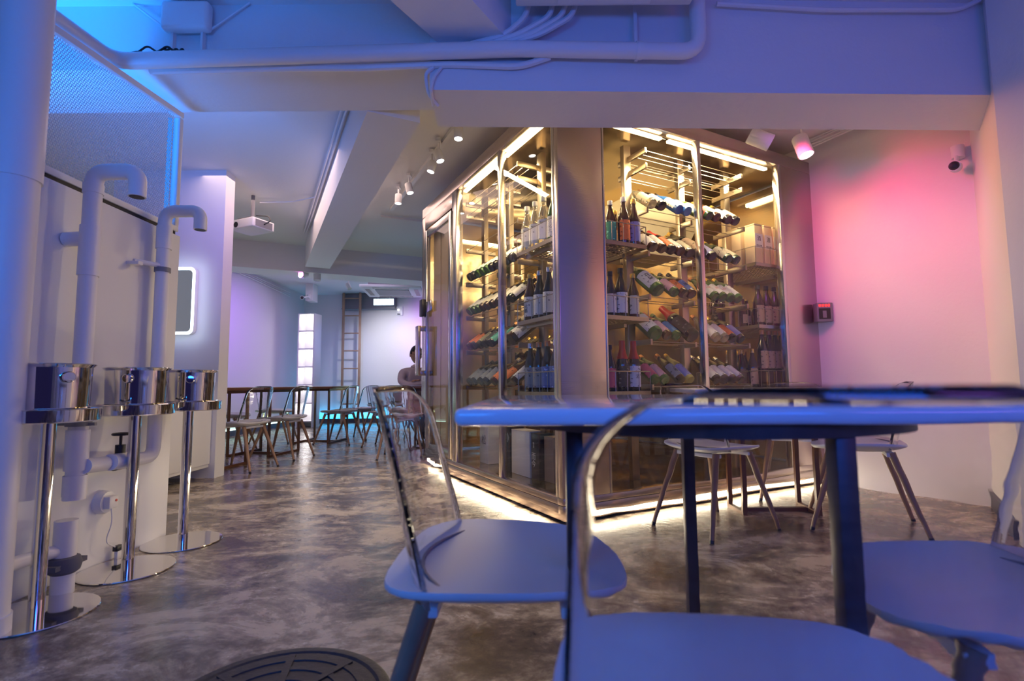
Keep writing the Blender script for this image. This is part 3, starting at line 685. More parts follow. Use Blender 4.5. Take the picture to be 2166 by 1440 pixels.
# ---------------------------------------------------------------- foreground furniture
def make_chair(legmat):
    t = thing('dining_chair', 'chair', 'chair')
    # seat: rounded shell, slight dish, rolled front
    n = 36; rings = 9; g = B(); top = []; bot = []
    def outline(th):
        c, s_ = math.cos(th), math.sin(th); e = .52 if s_ < 0 else .72
        x = .235*math.copysign(abs(c)**e, c); y = .213*math.copysign(abs(s_)**e, s_)
        x *= 1-.13*(y/.225*.5+.5)           # narrower at the front
        y += .012*(1-(x/.235)**2)*(1 if y > 0 else -.6)
        return x, y
    for k in range(rings+1):
        f = 1-k/rings*1.0
        rt, rb = [], []
        for i in range(n):
            x, y = outline(2*PI*i/n); x *= f; y *= f
            z = .452-.012*(1-(x/.235)**2)*(1-min(1, abs(y/.225))**2)+.014*(abs(x)/.235)**3
            if y > .12: z -= .016*((y-.12)/.105)**2
            if f < .001: x = y = 0
            rt.append((x, y, z)); rb.append((x*.965, y*.965, z-.016-.022*(1-f**3)))
        top.append(rt); bot.append(rb)
    vt = [[g.bm.verts.new(p) for p in r_] for r_ in top[:-1]]; vb = [[g.bm.verts.new(p) for p in r_] for r_ in bot[:-1]]
    ct = g.bm.verts.new((0, 0, .440)); cb = g.bm.verts.new((0, 0, .402))
    for vv, cc, fl_ in ((vt, ct, 1), (vb, cb, -1)):
        for a_, b_ in zip(vv, vv[1:]):
            for i in range(n): g.bm.faces.new((a_[i], a_[(i+1) % n], b_[(i+1) % n], b_[i]))
        for i in range(n): g.bm.faces.new((vv[-1][i], vv[-1][(i+1) % n], cc))
    mid = [g.bm.verts.new((x*1.006, y*1.006, z-.009)) for x, y, z in top[0]]
    for i in range(n):
        j = (i+1) % n
        g.bm.faces.new((vt[0][i], vt[0][j], mid[j], mid[i])); g.bm.faces.new((mid[i], mid[j], vb[0][j], vb[0][i]))
    g.put('seat', M['seat'], t, 70)
    # clear back: curved plate, rounded upper corners, thick rim
    g = B(); nu, nv = 22, 26; H0, Ht = .432, .787; grid = []
    for j in range(nv+1):
        v = j/nv; row = []
        z = H0+(Ht-H0)*v
        hw = .214-.022*v
        cr, cv = .10, .075; dz = Ht-z
        if dz < cv: hw -= cr*(1-math.sqrt(max(0, 1-((cv-dz)/cv)**2)))
        for i in range(nu+1):
            u = -1+2*i/nu; x = hw*u
            y = -.182-.080*v**1.1+.055*(x/.198)**2
            row.append((x, y, z+.010*(1-u*u)*v*0))
        grid.append(row)
    V = [[g.bm.verts.new(p) for p in r_] for r_ in grid]
    for j in range(nv):
        for i in range(nu): g.bm.faces.new((V[j][i], V[j][i+1], V[j+1][i+1], V[j+1][i]))
    bk = g.put('backrest', M['clear'], t, 180)
    md_ = bk.modifiers.new('t', 'SOLIDIFY'); md_.thickness = .0055; md_.offset = 0
    B().tube([(-.165+.33*k/10, -.168+.058*(-1+2*k/10)**2, .449) for k in range(11)], .004, 6).put('back_slot', M['grey'], t)
    B().box(-.15, .095, .392, .15, .135, .412, .004).put('seat_frame', M['seat'], t)
    B().box(-.15, -.155, .392, .15, -.115, .412, .004).put('seat_frame', M['seat'], t)
    for sx in (-1, 1):
        for sy in (-1, 1):
            a_ = Vector((sx*.135, sy*.128-.012, .412)); b_ = Vector((sx*.205, sy*.262-.012, 0)); c_ = a_.lerp(b_, .965)
            lg = B().cyl(b_, a_, .0105, .0185, 14).put('leg', legmat, t)
            B().cyl(b_-Vector((0, 0, 0)), c_, .0112, .0122, 12).put('foot_cap', M['black'], lg)
    return t
chair0 = make_chair(M['wood']); first = [True]
def chair(x, y, rot, label, group):
    o = chair0 if first[0] else dup(chair0); first[0] = False
    o.location = (x, y, 0); o.rotation_euler = (0, 0, rot); o['label'] = label; o['group'] = group; return o
GF = 'clear-backed chairs around the foreground table'; GM = 'clear-backed chairs around the table by the right wall'; GB = 'clear-backed chairs in the back room'
rad = math.radians
chair(-.01, 1.055, rad(-92), 'white chair with a clear back at the left end of the foreground table', GF)
chair(.265, .598, rad(-6), 'white chair with a clear back nearest the camera, tucked under the foreground table', GF)
chair(.795, .870, rad(78), 'white chair cut by the right picture edge, facing left under the foreground table', GF)
chair(1.12, 2.90, rad(-62), 'clear-backed chair left of the far white table in front of the cooler glass', GM)
chair(1.93, 2.90, rad(62), 'clear-backed chair right of the far white table by the pink wall', GM)
chair(1.95, 3.60, rad(150), 'clear-backed chair on the cooler side of the far white table', GM)
# foreground table
ft = thing('dining_table', 'white glossy rectangular table on a dark ring frame in the right foreground', 'table', (.55, 1.21, 0), rad(-2))
B().box(-.625, -.445, .726, .62, .46, .753, .011, 4).put('tabletop', M['top'], ft)
B().cyl((-.13, -.01, .703), (-.13, -.01, .7255), .415, .415, 64).put('ring_frame', M['frame_dark'], ft)
for (x, y, bx, by) in ((-.425, -.225, -.425, -.225), (-.015, -.385, .02, -.385), (-.03, .375, -.03, .375)):
    B().box(-.016, -.016, 0, .016, .016, .703, .002).put('leg', M['frame_dark'], ft).location = (x, y, 0)
# middle table
mt = thing('dining_table', 'white table with brown sled legs between the cooler and the right wall', 'table', (1.58, 3.22, 0), rad(-3), 'dining tables')
B().box(-.52, -.30, .728, .52, .30, .753, .004).put('tabletop', M['white'], mt)
for y in (-.12,):
    pass
def sled(t, xs, ys, m, r=.013, h=.728):
    for x in xs:
        g = B()
        g.box(x-r, ys[0]-r, 0, x+r, ys[0]+r, h).box(x-r, ys[1]-r, 0, x+r, ys[1]+r, h).box(x-r, ys[0], 0, x+r, ys[1], 2*r)
        g.put('leg_frame', m, t)
    B().box(xs[0], (ys[0]+ys[1])/2-r, 0, xs[1], (ys[0]+ys[1])/2+r, 2*r-.002).put('foot_bar', m, t)
    B().box(xs[0], ys[0]-r, h-.03, xs[1], ys[1]+r, h-.002).put('under_frame', m, t)
sled(mt, (-.20, .23), (-.12, .12), M['frame_brown'])
# back room tables and chairs
def small_table(x, y, rz, label):
    t = thing('dining_table', label, 'table', (x, y, 0), rz, 'brown-edged tables in the back room')
    B().box(-.35, -.42, .748, .35, .42, .775, .003).put('tabletop', M['frame_brown'], t)
    B().box(-.345, -.415, .7755, .345, .415, .780).put('white_inlay', M['white'], t)
    sled(t, (-.25, .25), (-.30, .30), M['frame_brown'], .012, .748)
    return t
small_table(-3.02, 5.05, rad(-8), 'brown-edged table right behind the white wall stub with the lit mirror')
small_table(-2.92, 6.10, rad(-8), 'brown-edged table in the middle of the row along the back room')
small_table(-2.72, 7.35, rad(-6), 'brown-edged table in the back room nearest the ladder')
small_table(-1.05, 6.35, rad(4), 'brown-edged table in front of the seated man by the cooler door')
chair(-2.62, 4.98, rad(80), 'clear-backed chair in the back room nearest the white wall stub', GB)
chair(-2.55, 5.72, rad(82), 'clear-backed chair in the back room, second from the white wall stub', GB)
chair(-2.40, 7.12, rad(80), 'clear-backed chair in the back room in front of the lit niche shelf', GB)
chair(-2.30, 7.75, rad(70), 'clear-backed chair beside the foot of the wooden ladder', GB)
chair(-2.25, 8.95, rad(-120), 'clear-backed chair by the back wall carrying a dark laptop', GB)
chair(-3.45, 6.3, rad(-85), 'clear-backed chair on the far side of the back room tables, left one', GB)
chair(-3.35, 7.3, rad(-85), 'clear-backed chair on the far side of the back room tables, right one', GB)
chair(-1.25, 5.75, rad(5), 'clear-backed chair in front of the seated man, its back towards the camera', GB)
chair(-1.62, 6.75, rad(-100), 'clear-backed chair at the left end of the table of the seated man', GB)
lp = thing('laptop', 'dark open laptop lying on the chair by the back wall', 'laptop', (-2.28, 8.93, .462), rad(-35))
B().box(-.17, -.12, 0, .17, .12, .02, .003).put('keyboard_base', M['black'], lp)
o = B().box(-.17, -.005, 0, .17, .005, .24, .003).put('screen_lid', M['grey'], lp); o.location = (0, .12, .01); o.rotation_euler = (rad(-20), 0, 0)

# ---------------------------------------------------------------- ice bucket stands
def stand(x, y, rz, lab):
    t = thing('bucket_stand', lab[0], 'stand', (x, y, 0), 0, 'polished steel bucket stands along the pipe wall')
    B().lathe([(0, 0), (.178, 0), (.180, .003), (.178, .006), (.03, .008), (0, .008)], 48).put('base_disc', M['chrome'], t)
    B().cyl((0, 0, .006), (0, 0, .675), .0235, n=24).put('pole', M['chrome'], t)
    B().lathe([(0, .668), (.142, .668), (.148, .672), (.150, .712), (.154, .714), (.150, .716), (.144, .714), (.143, .676), (0, .674)], 48).put('tray', M['chrome'], t)
    b = thing('ice_bucket', lab[1], 'bucket', (x, y, .677), rz, 'polished steel ice buckets on the stands')
    B().lathe([(0, 0), (.108, 0), (.112, .004), (.117, .185), (.128, .196), (.126, .199), (.114, .190), (.108, .008), (0, .006)], 48).put('bucket_shell', M['chrome'], b)
    for s_ in (-1, 1):
        B().cyl((s_*.112, 0, .15), (s_*.128, 0, .15), .006, n=10).put('knob_stem', M['chrome'], b)
        B().lathe([(0, -.007), (.017, -.006), (.020, 0), (.017, .006), (0, .007)], 20, Matrix.Translation((s_*.134, 0, .15)) @ Matrix.Rotation(PI/2, 4, 'Y')).put('knob', M['chrome'], b)
    return t
stand(-1.672, 1.863, -.5, ('polished steel bucket stand nearest the camera at the left edge', 'polished steel ice bucket nearest the camera, on the stand at the left edge'))
stand(-1.68, 2.30, -1.2, ('polished steel bucket stand in the middle of the three', 'polished steel ice bucket on the middle stand of the three'))
stand(-1.69, 2.69, -1.0, ('polished steel bucket stand furthest back at the end of the pipe wall', 'polished steel ice bucket furthest back, at the end of the pipe wall'))

# ---------------------------------------------------------------- pipes on the left
def pipe(name, label, pts, r, br=.05, cat='pipe', group=None, m=None, couplings=(), n=18):
    t = thing(name, label, cat, pts[0], 0, group)
    o0 = Vector(pts[0]); P = [Vector(p)-o0 for p in pts]
    B().tube(bend(P, br, 7), r, n).put('pipe_run', m or M['pipe'], t)
    for (p, q_, rr_) in couplings: B().cyl(Vector(p)-o0, Vector(q_)-o0, rr_, n=n).put('coupling', m or M['pipe'], t)
    return t
t = pipe('drain_pipe', 'thick white vertical drain pipe at the left picture edge', [(-1.70, 1.70, 0), (-1.70, 1.70, 2.75)], .068, couplings=(((-1.70, 1.70, 1.50), (-1.70, 1.70, 2.75), .074), ((-1.70, 1.70, .0), (-1.70, 1.70, .06), .074)), n=28)
px, py = -1.755, 2.09
t = pipe('gooseneck_pipe', 'nearer white gooseneck vent pipe on the pipe wall', [(px, py, .345), (px, py, 1.695), (px+.185, py, 1.695), (px+.185, py, 1.585)], .033, .06,
         couplings=(((px, py, 1.25), (px, py, 1.46), .038), ((px, py, 1.60), (px, py, 1.64), .037), ((px, py, .36), (px, py, .44), .040), ((px, py, .46), (px, py, .62), .040), ((px, py, .345), (px, py, .375), .038)))
B().tube([(-.10, 0, 1.06), (0, 0, 1.065)], .030, 14).put('wall_branch', M['pipe'], t)
B().box(-.005, -.02, .985-.345, .01, .02, 1.02-.345).put('pipe_clip', M['grey'], t) if False else None
B().cyl((.0, 0, .29), (.0, 0, .31), .044, n=18).box(-.105, -.006, .292, .07, .006, .304).put('clamp', M['grey'], t)
B().cyl((.1847, 0, 1.238), (.1847, 0, 1.2395), .027, n=18).put('pipe_opening', M['dark'], t)
qx, qy = -1.80, 2.60
t = pipe('gooseneck_pipe', 'further white gooseneck vent pipe bending into the tee with the black valve', [(px+.03, py, .475), (qx-.0, qy-.12, .445), (qx, qy, .445), (qx, qy, 1.70), (qx+.185, qy, 1.70), (qx+.185, qy, 1.60)], .031, .055,
         couplings=(((qx, qy, 1.50), (qx, qy, 1.62), .036), ((px+.02, py+.15, .468), (px+.015, py+.25, .462), .035)))
B().cyl(Vector((qx+.185, qy, 1.5985))-Vector((px+.03, py, .475)), Vector((qx+.185, qy, 1.60))-Vector((px+.03, py, .475)), .026, n=18).put('pipe_opening', M['dark'], t)
v = thing('gate_valve', 'black gate valve with a round handwheel on the white branch pipe', 'valve', (-1.762, 2.33, .458))
B().cyl((0, -.035, 0), (0, .035, 0), .036, n=16).cyl((0, 0, 0), (0, 0, .075), .020, n=14).put('valve_body', M['black'], v)
B().cyl((0, 0, .075), (0, 0, .12), .006, n=8).put('stem', M['black'], v)
g = B(); g.lathe([(.030+.006*math.cos(q_), .122+.006*math.sin(q_)) for q_ in [k*PI/4 for k in range(8)]], 20, closed=True)
for k in range(4): g.cyl((0, 0, .122), (.03*math.cos(k*PI/2), .03*math.sin(k*PI/2), .122), .004, n=6)
g.put('handwheel', M['black'], v)
cl = thing('pipe_bracket', 'grey clip bracket holding the further gooseneck pipe to the wall', 'bracket', (qx, qy, 1.39))
B().box(-.06, -.17, -.008, .0, -.14, .008).cyl((-.06, -.12, .02), (.0, -.02, .02), .012, n=10).put('bracket_arm', M['pipe'], cl)
B().cyl((0, 0, -.012), (0, 0, .012), .037, n=18).put('clip_ring', M['grey'], cl)
sp = pipe('floor_pipe', 'short white floor pipe stub with a side branch and a grey rag', [(-1.745, 2.05, 0), (-1.745, 2.05, .275)], .038)
B().tube(bend([(0, 0, .165), (-.04, -.13, .165), (-.055, -.9, .155)], .05), .024, 14).put('side_branch', M['pipe'], sp)
B().lathe([(.039, .075), (.052, .085), (.058, .11), (.050, .135), (.039, .14)], 18).box(-.02, -.07, .10, .03, .075, .118).put('rag', M['rag'], sp)
sk = thing('wall_socket', 'round white wall socket with a plug on the pipe wall', 'socket', (PX, 2.36, .275))
B().lathe([(0, 0), (.052, 0), (.052, .02), (.046, .035), (0, .037)], 28, Matrix.Rotation(PI/2, 4, 'Y')).put('socket_plate', M['white'], sk)
B().box(.03, -.028, -.028, .062, .028, .028, .006).put('plug', M['white'], sk)
B().cyl((.062, .010, .006), (.0645, .010, .006), .006, n=10).put('indicator_lamp', CM['red'], sk)
pc = tag(B().tube(bend([(PX+.05, 2.36, .25), (PX+.055, 2.365, .18), (PX+.035, 2.35, .10), (PX+.03, 2.43, .055)], .04), .0028, 6).put('power_cord', M['white']), 'thin white cord hanging from the round wall socket', 'cord')
pb = thing('cord_plug', 'small dark connector at the end of the thin cord near the floor', 'plug', (PX+.03, 2.44, .05))
B().box(-.012, -.02, -.012, .012, .02, .012, .003).put('connector', M['black'], pb)
B().box(-.008, -.012, -.05, .008, .012, -.012, .002).put('connector_tail', M['white'], pb)

# ---------------------------------------------------------------- overhead pipes, conduits, boxes
pipe('overhead_pipe', 'long white pipe running across in front of the ceiling beam', [(-1.90, .2, 2.18), (-1.92, 2.36, 2.365), (-.9, 2.385, 2.408), (.05, 2.388, 2.432), (.93, 2.388, 2.41), (.93, 2.388, 2.745)], .038, .09,
     couplings=(((.62, 2.388, 2.418), (.65, 2.388, 2.418), .042),))
t = thing('pipe_hanger', 'thin white strap holding the long overhead pipe', 'hanger', (.63, 2.425, 2.75)); B().box(-.008, -.008, -.36, .008, .008, 0).put('strap', M['pipe'], t)
def conduit(label, pts, r=.012, grp='conduits on the beams'):
    P = [Vector(p) for p in pts]; t = thing('conduit', label, 'conduit', P[0], 0, grp)
    B().tube(bend([p-P[0] for p in P], .06, 5), r, 8).put('tube', M['pipe'], t); return t
conduit('flexible white conduit sagging just under the long overhead pipe', [(-1.8, 2.44, 2.365), (-1.1, 2.44, 2.375), (-.75, 2.42, 2.36), (-.3, 2.42, 2.375), (.05, 2.42, 2.36), (.2, 2.42, 2.41)], .016)
conduit('white conduit bending down from the long pipe at the beam step, left one', [(-.38, 2.42, 2.36), (-.42, 2.42, 2.33), (-.415, 2.475, 2.25), (-.375, 2.55, 2.235)], .009)
conduit('white conduit bending down from the long pipe at the beam step, right one', [(-.34, 2.42, 2.36), (-.38, 2.41, 2.30), (-.39, 2.41, 2.24), (-.40, 2.55, 2.237)], .008)
for k, (a, b) in enumerate(((.10, .07), (.22, .13), (.28, .19), (.33, .24))):
    conduit(f'white conduit curving down onto the long pipe beside the skewed duct, {ORD[k]} from the left', [(a, 2.38, 2.75), (a-.01, 2.38, 2.60), (b-.10, 2.39, 2.50), (b-.26, 2.41, 2.475)], .014)
conduit('thin white conduit along the top of the right beam', [(1.05, 2.44, 2.70), (1.6, 2.45, 2.67), (2.3, 2.47, 2.68), (2.42, 2.48, 2.74)], .012)
bx = thing('junction_box', 'flat rounded white box hung on two straps on the blue-lit beam', 'box', (-1.63, 2.44, 2.65))
B().box(-.12, -.03, -.075, .12, .03, .075, .02, 4).put('cover', M['white'], bx)
for x in (-.075, .075): B().box(x-.006, .005, -.235, x+.006, .03, -.07).put('strap', M['pipe'], bx)
for k, sx in enumerate((-1, 1)): B().tube([(sx*.10, .02, -.06), (sx*.30, .03, .10)], .006, 6).put('stay', M['pipe'], bx)
cb = thing('cable_bundle', 'tangle of dark cables lying on the long pipe under the beam', 'cable', (-1.80, 2.42, 2.44))
for k in range(4):
    random.seed(20+k); B().tube(bend([(-.12+.05*k, 0, .0), (-.05+.05*k, -.01, .03*(k % 2)+.01), (.02+.04*k, .0, .0), (.08+.03*k, 0, .035), (.12+.02*k, 0, .0)], .02), .005, 6).put('cable', M['black'], cb)
acb = thing('air_conditioner', 'white air conditioner panel just above the top picture edge', 'air conditioner', (.45, 2.20, 2.597))
B().box(-.42, -.10, 0, .42, .12, .2, .01).put('casing', M['white'], acb)
B().box(-.22, -.08, -.004, .22, .10, 0).put('intake_grille', M['white'], acb)
# conduit pair beside the long beam, up the ceiling edge
n3 = Vector((-math.cos(dl), -math.sin(dl), 0)); d3 = Vector((-math.sin(dl), math.cos(dl), 0)); p3 = Vector((-.842, 2.893, 0))
for k, off in enumerate((.03, .06)):
    conduit(f'white conduit clipped along the left side of the long ceiling beam, {"nearer" if k == 0 else "further"} one', [p3+n3*off+Vector((0, 0, 2.72)), p3+d3*3.9+n3*off+Vector((0, 0, 2.72))], .009)
conduit('dark cable looping from the projector to the long beam', [(-2.62, 5.2, 2.70), (-2.3, 5.25, 2.72), (-2.0, 5.1, 2.715)], .008)
conduit('shallow white surface trunking on the ceiling of the back room', [(-2.6, 3.35, 2.735), (-1.05, 3.45, 2.735)], .016)
conduit('thin conduit across the ceiling in front of the cooler door, behind the track', [(-1.5, 5.75, 2.73), (-.75, 6.1, 2.73)], .012)
for k in range(4):
    p = w2+Vector((-.46, .89, 0))*.0
    a_ = Vector((2.40, 4.02, 2.735-.022*k)); b_ = Vector((2.86, 3.27, 2.735-.022*k)); m_ = a_.lerp(b_, .5)+Vector((-.02, -.015, .012*(k % 2)))
    conduit(f'white conduit on the ceiling edge above the pink wall, {ORD[k]} from the top', [a_, m_, b_, b_+Vector((.2, -.35, 0))], .008)
for k in range(3):
    conduit(f'white conduit high on the left wall of the back room, {ORD[k]} from the top', [(-4.47, 7.6, 2.70-.03*k), (-4.47, 8.6, 2.70-.03*k), (-4.46, 10.2, 2.66-.04*k)], .010)

# ---------------------------------------------------------------- lamps
def spot_head(label, loc, aim, r=.033, h=.095, lens='glow_lamp', drop=.10, grp='white track spotlights'):
    t = thing('track_spotlight', label, 'spotlight', loc, 0, grp)
    v = (Vector(aim)-Vector(loc)).normalized(); q_ = v.to_track_quat('Z', 'Y').to_matrix().to_4x4()
    B().lathe([(0, -h*.5), (r*.92, -h*.5), (r, -h*.44), (r, h*.5), (r*.90, h*.5), (r*.86, h*.40), (0, h*.40)], 24, q_).put('lamp_body', M['white'], t)
    B().lathe([(0, h*.405), (r*.84, h*.405), (r*.84, h*.44), (0, h*.46)], 24, q_).put('lens', M[lens], t)
    top = 2.74-loc[2]
    B().cyl((0, 0, 0), (0, 0, top), .008, n=8).box(-.018, -.04, top-.03, .018, .04, top-.005).put('stem', M['white'], t)
    return t
tr = thing('light_track', 'thin white ceiling track carrying five spotlights beside the cooler', 'track', (0, 0, 2.735))
a_ = Vector((-.35, 3.60, 0)); b_ = Vector((-1.33, 5.55, 0)); dd = (b_-a_).normalized(); nn_ = Vector((-dd.y, dd.x, 0))*.018
B().prism([tuple((a_-nn_)[:2]), tuple((b_-nn_)[:2]), tuple((b_+nn_)[:2]), tuple((a_+nn_)[:2])], -.015, .014).put('track_rail', M['white'], tr)
for k, (x, y) in enumerate(((-.375, 3.56), (-.57, 3.93), (-.655, 4.13), (-.94, 4.60), (-1.10, 4.87))):
    h = 2.60
    aim = ((-.8, 3.4, 0), (-1.25, 3.5, 0), (-1.1, 3.6, 0), (-1.6, 4.3, 0), (-1.1, 4.9, 0))[k]
    spot_head(f'lit white track spotlight, {ORD[k]} of five counted from the camera', (x, y, h), (x+(.0, .06, -.05, .05, 0)[k], y-.02, 2.4))
    light('track_spot_light', 'SPOT', (x, y, h-.07), aim, (16, 24, 28, 26, 20)[k], (1, .80, .60), .03, spot=58, blend=.7)
spot_head('large white spotlight with a red lens tilted towards the pink wall', (1.68, 3.32, 2.42), (1.93, 3.27, 2.28), .055, .15, 'glow_red', grp='large spotlights over the right table')
light('red_spot_light', 'SPOT', (1.80, 3.24, 2.32), (2.72, 3.70, 1.80), 46, (1, .045, .13), .04, spot=96, blend=1)
spot_head('large white spotlight pointing down beside the red one', (2.00, 3.38, 2.395), (2.04, 3.32, 2.15), .05, .15, 'glow_lamp', grp='large spotlights over the right table')
light('right_spot_light', 'SPOT', (2.02, 3.33, 2.29), (2.6, 2.5, 1.3), 24, (1, .26, .12), .04, spot=110, blend=1)
light('right_fill_light', 'SPOT', (1.5, 2.95, 2.5), (2.9, 3.4, .9), 24, (.62, .14, 1), .1, spot=90, blend=1)  # added violet fill for the lower wall, belongs to no lamp head
spot_head('spotlight with a glowing pink lens under the far beam', (-2.95, 7.15, 2.36), (-3.05, 6.75, 2.30), .05, .12, 'glow_pink', grp='spotlights in the back room')
spot_head('white spotlight pointing down next to the pink one under the far beam', (-2.78, 7.22, 2.36), (-2.76, 7.2, 2.0), .05, .15, 'white', grp='spotlights in the back room')
spot_head('small white spotlight beside the ladder top', (-2.50, 7.75, 2.30), (-2.42, 7.7, 2.15), .035, .10, 'white', grp='spotlights in the back room')
light('purple_spot_light', 'SPOT', (-2.95, 7.1, 2.3), (-4.5, 8.5, 1.6), 220, (.42, .12, 1), .05, spot=70, blend=1)
light('white_spot_light', 'SPOT', (-2.35, 9.35, 2.32), (-2.50, 11.0, 1.35), 140, (.92, .90, 1), .08, spot=84, blend=1)
light('magenta_spot_light', 'SPOT', (-1.6, 9.6, 2.25), (-1.6, 11.0, 1.9), 80, (.60, .10, 1), .05, spot=80, blend=1)
light('stub_purple_light', 'SPOT', (-1.4, 3.4, 2.3), (-2.8, 4.5, 1.95), 52, (.42, .16, 1), .05, spot=60, blend=1)
light('blue_corner_light', 'SPOT', (-3.0, 9.3, 2.3), (-3.75, 11, 1.0), 26, (.10, .22, 1), .05, spot=70, blend=1)
# LED line at the foot of the back room walls
lb = thing('led_strip_light', 'cyan light strip along the foot of the back wall', 'light strip', (0, 0, 0), 0, 'light strips at the foot of the walls')
B().box(-4.4, 10.955, .093, .6, 10.975, .103).put('led_tube', M['glow_cyan'], lb)
light('cyan_strip_light', 'AREA', (-2.0, 10.93, .11), (-2.0, 11.01, .5), 14, (.02, .50, 1), 4.6, .04)
lb = thing('led_strip_light', 'pale green light strip along the foot of the left wall of the back room', 'light strip', (0, 0, 0), 0, 'light strips at the foot of the walls')
B().box(-4.48, 4.0, .093, -4.46, 10.5, .103).put('led_tube', M['glow_green'], lb)
lo = light('green_strip_light', 'AREA', (-4.42, 7.4, .11), (-4.505, 7.4, .45), 16, (.55, 1, .75), .04, 6.0)

# ---------------------------------------------------------------- back room objects
pj = thing('projector', 'white ceiling projector with dark vents in the back room', 'projector', (-2.66, 5.14, 2.42), rad(-24))
B().box(-.17, -.13, -.045, .17, .13, .05, .012, 3).put('casing', M['white'], pj)
B().cyl((-.07, -.135, -.005), (-.07, -.128, -.005), .028, n=20).put('lens', M['black'], pj)
for k in range(6): B().box(-.171, -.10+.03*k, -.02, -.1695, -.08+.03*k, .03).put('vent_slot', M['black'], pj)
B().box(.169, -.10, -.035, .1715, .10, .035).put('rear_panel', M['grey'], pj)
B().cyl((0, 0, .05), (0, 0, .33), .018, n=12).box(-.05, -.05, .05, .05, .05, .065).box(-.10, -.09, .065, .10, -.07, .075).put('ceiling_mount', M['grey'], pj)
B().tube(bend([(.17, 0, .0), (.24, .02, .03), (.18, .05, .10), (.03, .02, .12)], .05), .006, 6).put('cable', M['black'], pj)
mi = thing('lit_mirror', 'rounded rectangular mirror with a glowing white border on the white wall stub', 'mirror', (-2.93, 4.508, 1.545))
def rrect(w, h, r, n=6):
    out = []
    for cx, cy, a0 in ((w-r, h-r, 0), (-w+r, h-r, 90), (-w+r, -h+r, 180), (w-r, -h+r, 270)):
        for k in range(n+1): t_ = rad(a0+90*k/n); out.append((cx+r*math.cos(t_), cy+r*math.sin(t_)))
    return out
MX = Matrix.Rotation(PI/2, 4, 'X')
B().prism(rrect(.135, .30, .05), 0.0, .045, MX).put('back_box', M['white'], mi)
o_, i_ = rrect(.135, .30, .05), rrect(.110, .275, .035)
g = B(); VO = [g.bm.verts.new(MX @ Vector((x, y, .046))) for x, y in o_]; VI = [g.bm.verts.new(MX @ Vector((x, y, .046))) for x, y in i_]
for k in range(len(VO)): g.bm.faces.new((VO[k], VO[(k+1) % len(VO)], VI[(k+1) % len(VO)], VI[k]))
g.put('light_border', M['glow_white'], mi)
B().prism(rrect(.109, .274, .034), .0455, .0465, MX).put('mirror_glass', M['mirror'], mi)
light('mirror_light', 'AREA', (-2.93, 4.40, 1.545), (-2.93, 4.55, 1.545), 1.2, (.7, .85, 1), .36, .7)
va = thing('wall_cabinet', 'white wall-hung cabinet below the lit mirror', 'cabinet', (-2.85, 4.05, .095))
B().box(-.30, -.45, 0, .215, .455, .68, .004).put('cabinet_body', M['paint_smooth'], va)
B().box(.2155, -.449, .03, .225, .454, .60, .002).put('door', M['paint_smooth'], va)
B().box(-.30, -.45, .682, .22, .455, .69, .002).put('counter', M['white'], va)
tb = thing('towel_box', 'small grey box on the wall-hung cabinet', 'box', (-2.70, 4.38, .786)); B().box(-.06, -.06, 0, .07, .06, .095, .006).put('case', M['grey'], tb); B().box(-.03, -.062, .05, .05, -.060, .06).put('slot', M['dark'], tb)
ns = thing('shelf_tower', 'tall narrow white shelf tower with lit compartments', 'shelving', (-3.95, 9.95, 0), rad(-6))
for x0, x1 in ((-.17, -.145), (.145, .17)): B().box(x0, -.14, 0, x1, .14, 2.18, .002).put('side_panel', M['white'], ns)
B().box(-.145, .12, 0, .145, .14, 2.18).put('back_panel', M['white'], ns)
for k in range(7): 
    z = .10+k*.345
    B().box(-.145, -.14, z-.0, .145, .12, z+.025 if k < 6 else 2.18, .001).put('shelf_board', M['white'], ns)
    if k < 6: light('shelf_light', 'POINT', (-3.95, 9.92, z+.27), (0, 0, 0), 1.3, (1, .93, .9), .04)
ld = thing('wooden_ladder', 'brown wooden ladder leaning upright against the back wall', 'ladder', (-3.36, 10.70, 0))
for x in (-.19, .16): B().box(x-.02, -.015, 0, x+.025, .03, 2.74, .004).put('rail', M['ladder'], ld)
for k in range(7): B().cyl((-.18, .0, .40+.37*k), (.165, .0, .40+.37*k), .014, n=10).put('rung', M['ladder'], ld)
ac = thing('cassette_unit', 'white ceiling cassette air conditioner in the back room', 'air conditioner', (-2.06, 8.85, 2.40), rad(6))
B().box(-.50, -.50, 0, .50, .50, .045, .01).put('fascia', M['white'], ac)
B().box(-.28, -.28, -.008, .28, .28, 0).put('intake_grille', M['grey'], ac)
for k in range(4):
    o = B().box(-.30, -.44, -.003, .30, -.37, .002).put('air_slot', M['black'], ac); o.rotation_euler = (0, 0, k*PI/2)
B().box(-.38, -.38, .046, .38, .38, .33, .005).put('casing', M['grey'], ac)
du = thing('ceiling_duct', 'grey boxed duct behind the ladder top', 'duct', (-3.0, 10.86, 2.42)); B().box(-.62, -.05, 0, .5, .13, .32, .004).put('duct_shell', M['grey'], du)
B().box(-.63, -.06, -.012, .51, .135, 0).put('flange', M['grey'], du)
ex = thing('exit_sign', 'glowing pale cyan exit sign hanging under the cassette unit', 'sign', (-2.64, 10.45, 2.49))
B().box(-.21, 0, -.06, .21, .03, .075, .004).put('sign_case', M['white'], ex)
B().box(-.205, -.003, -.055, .205, -.001, .07).put('sign_face', M['glow_exit'], ex)
for x in (-.12, .12): B().cyl((x, .015, .07), (x, .015, .25), .004, n=6).put('hanger_rod', M['white'], ex)
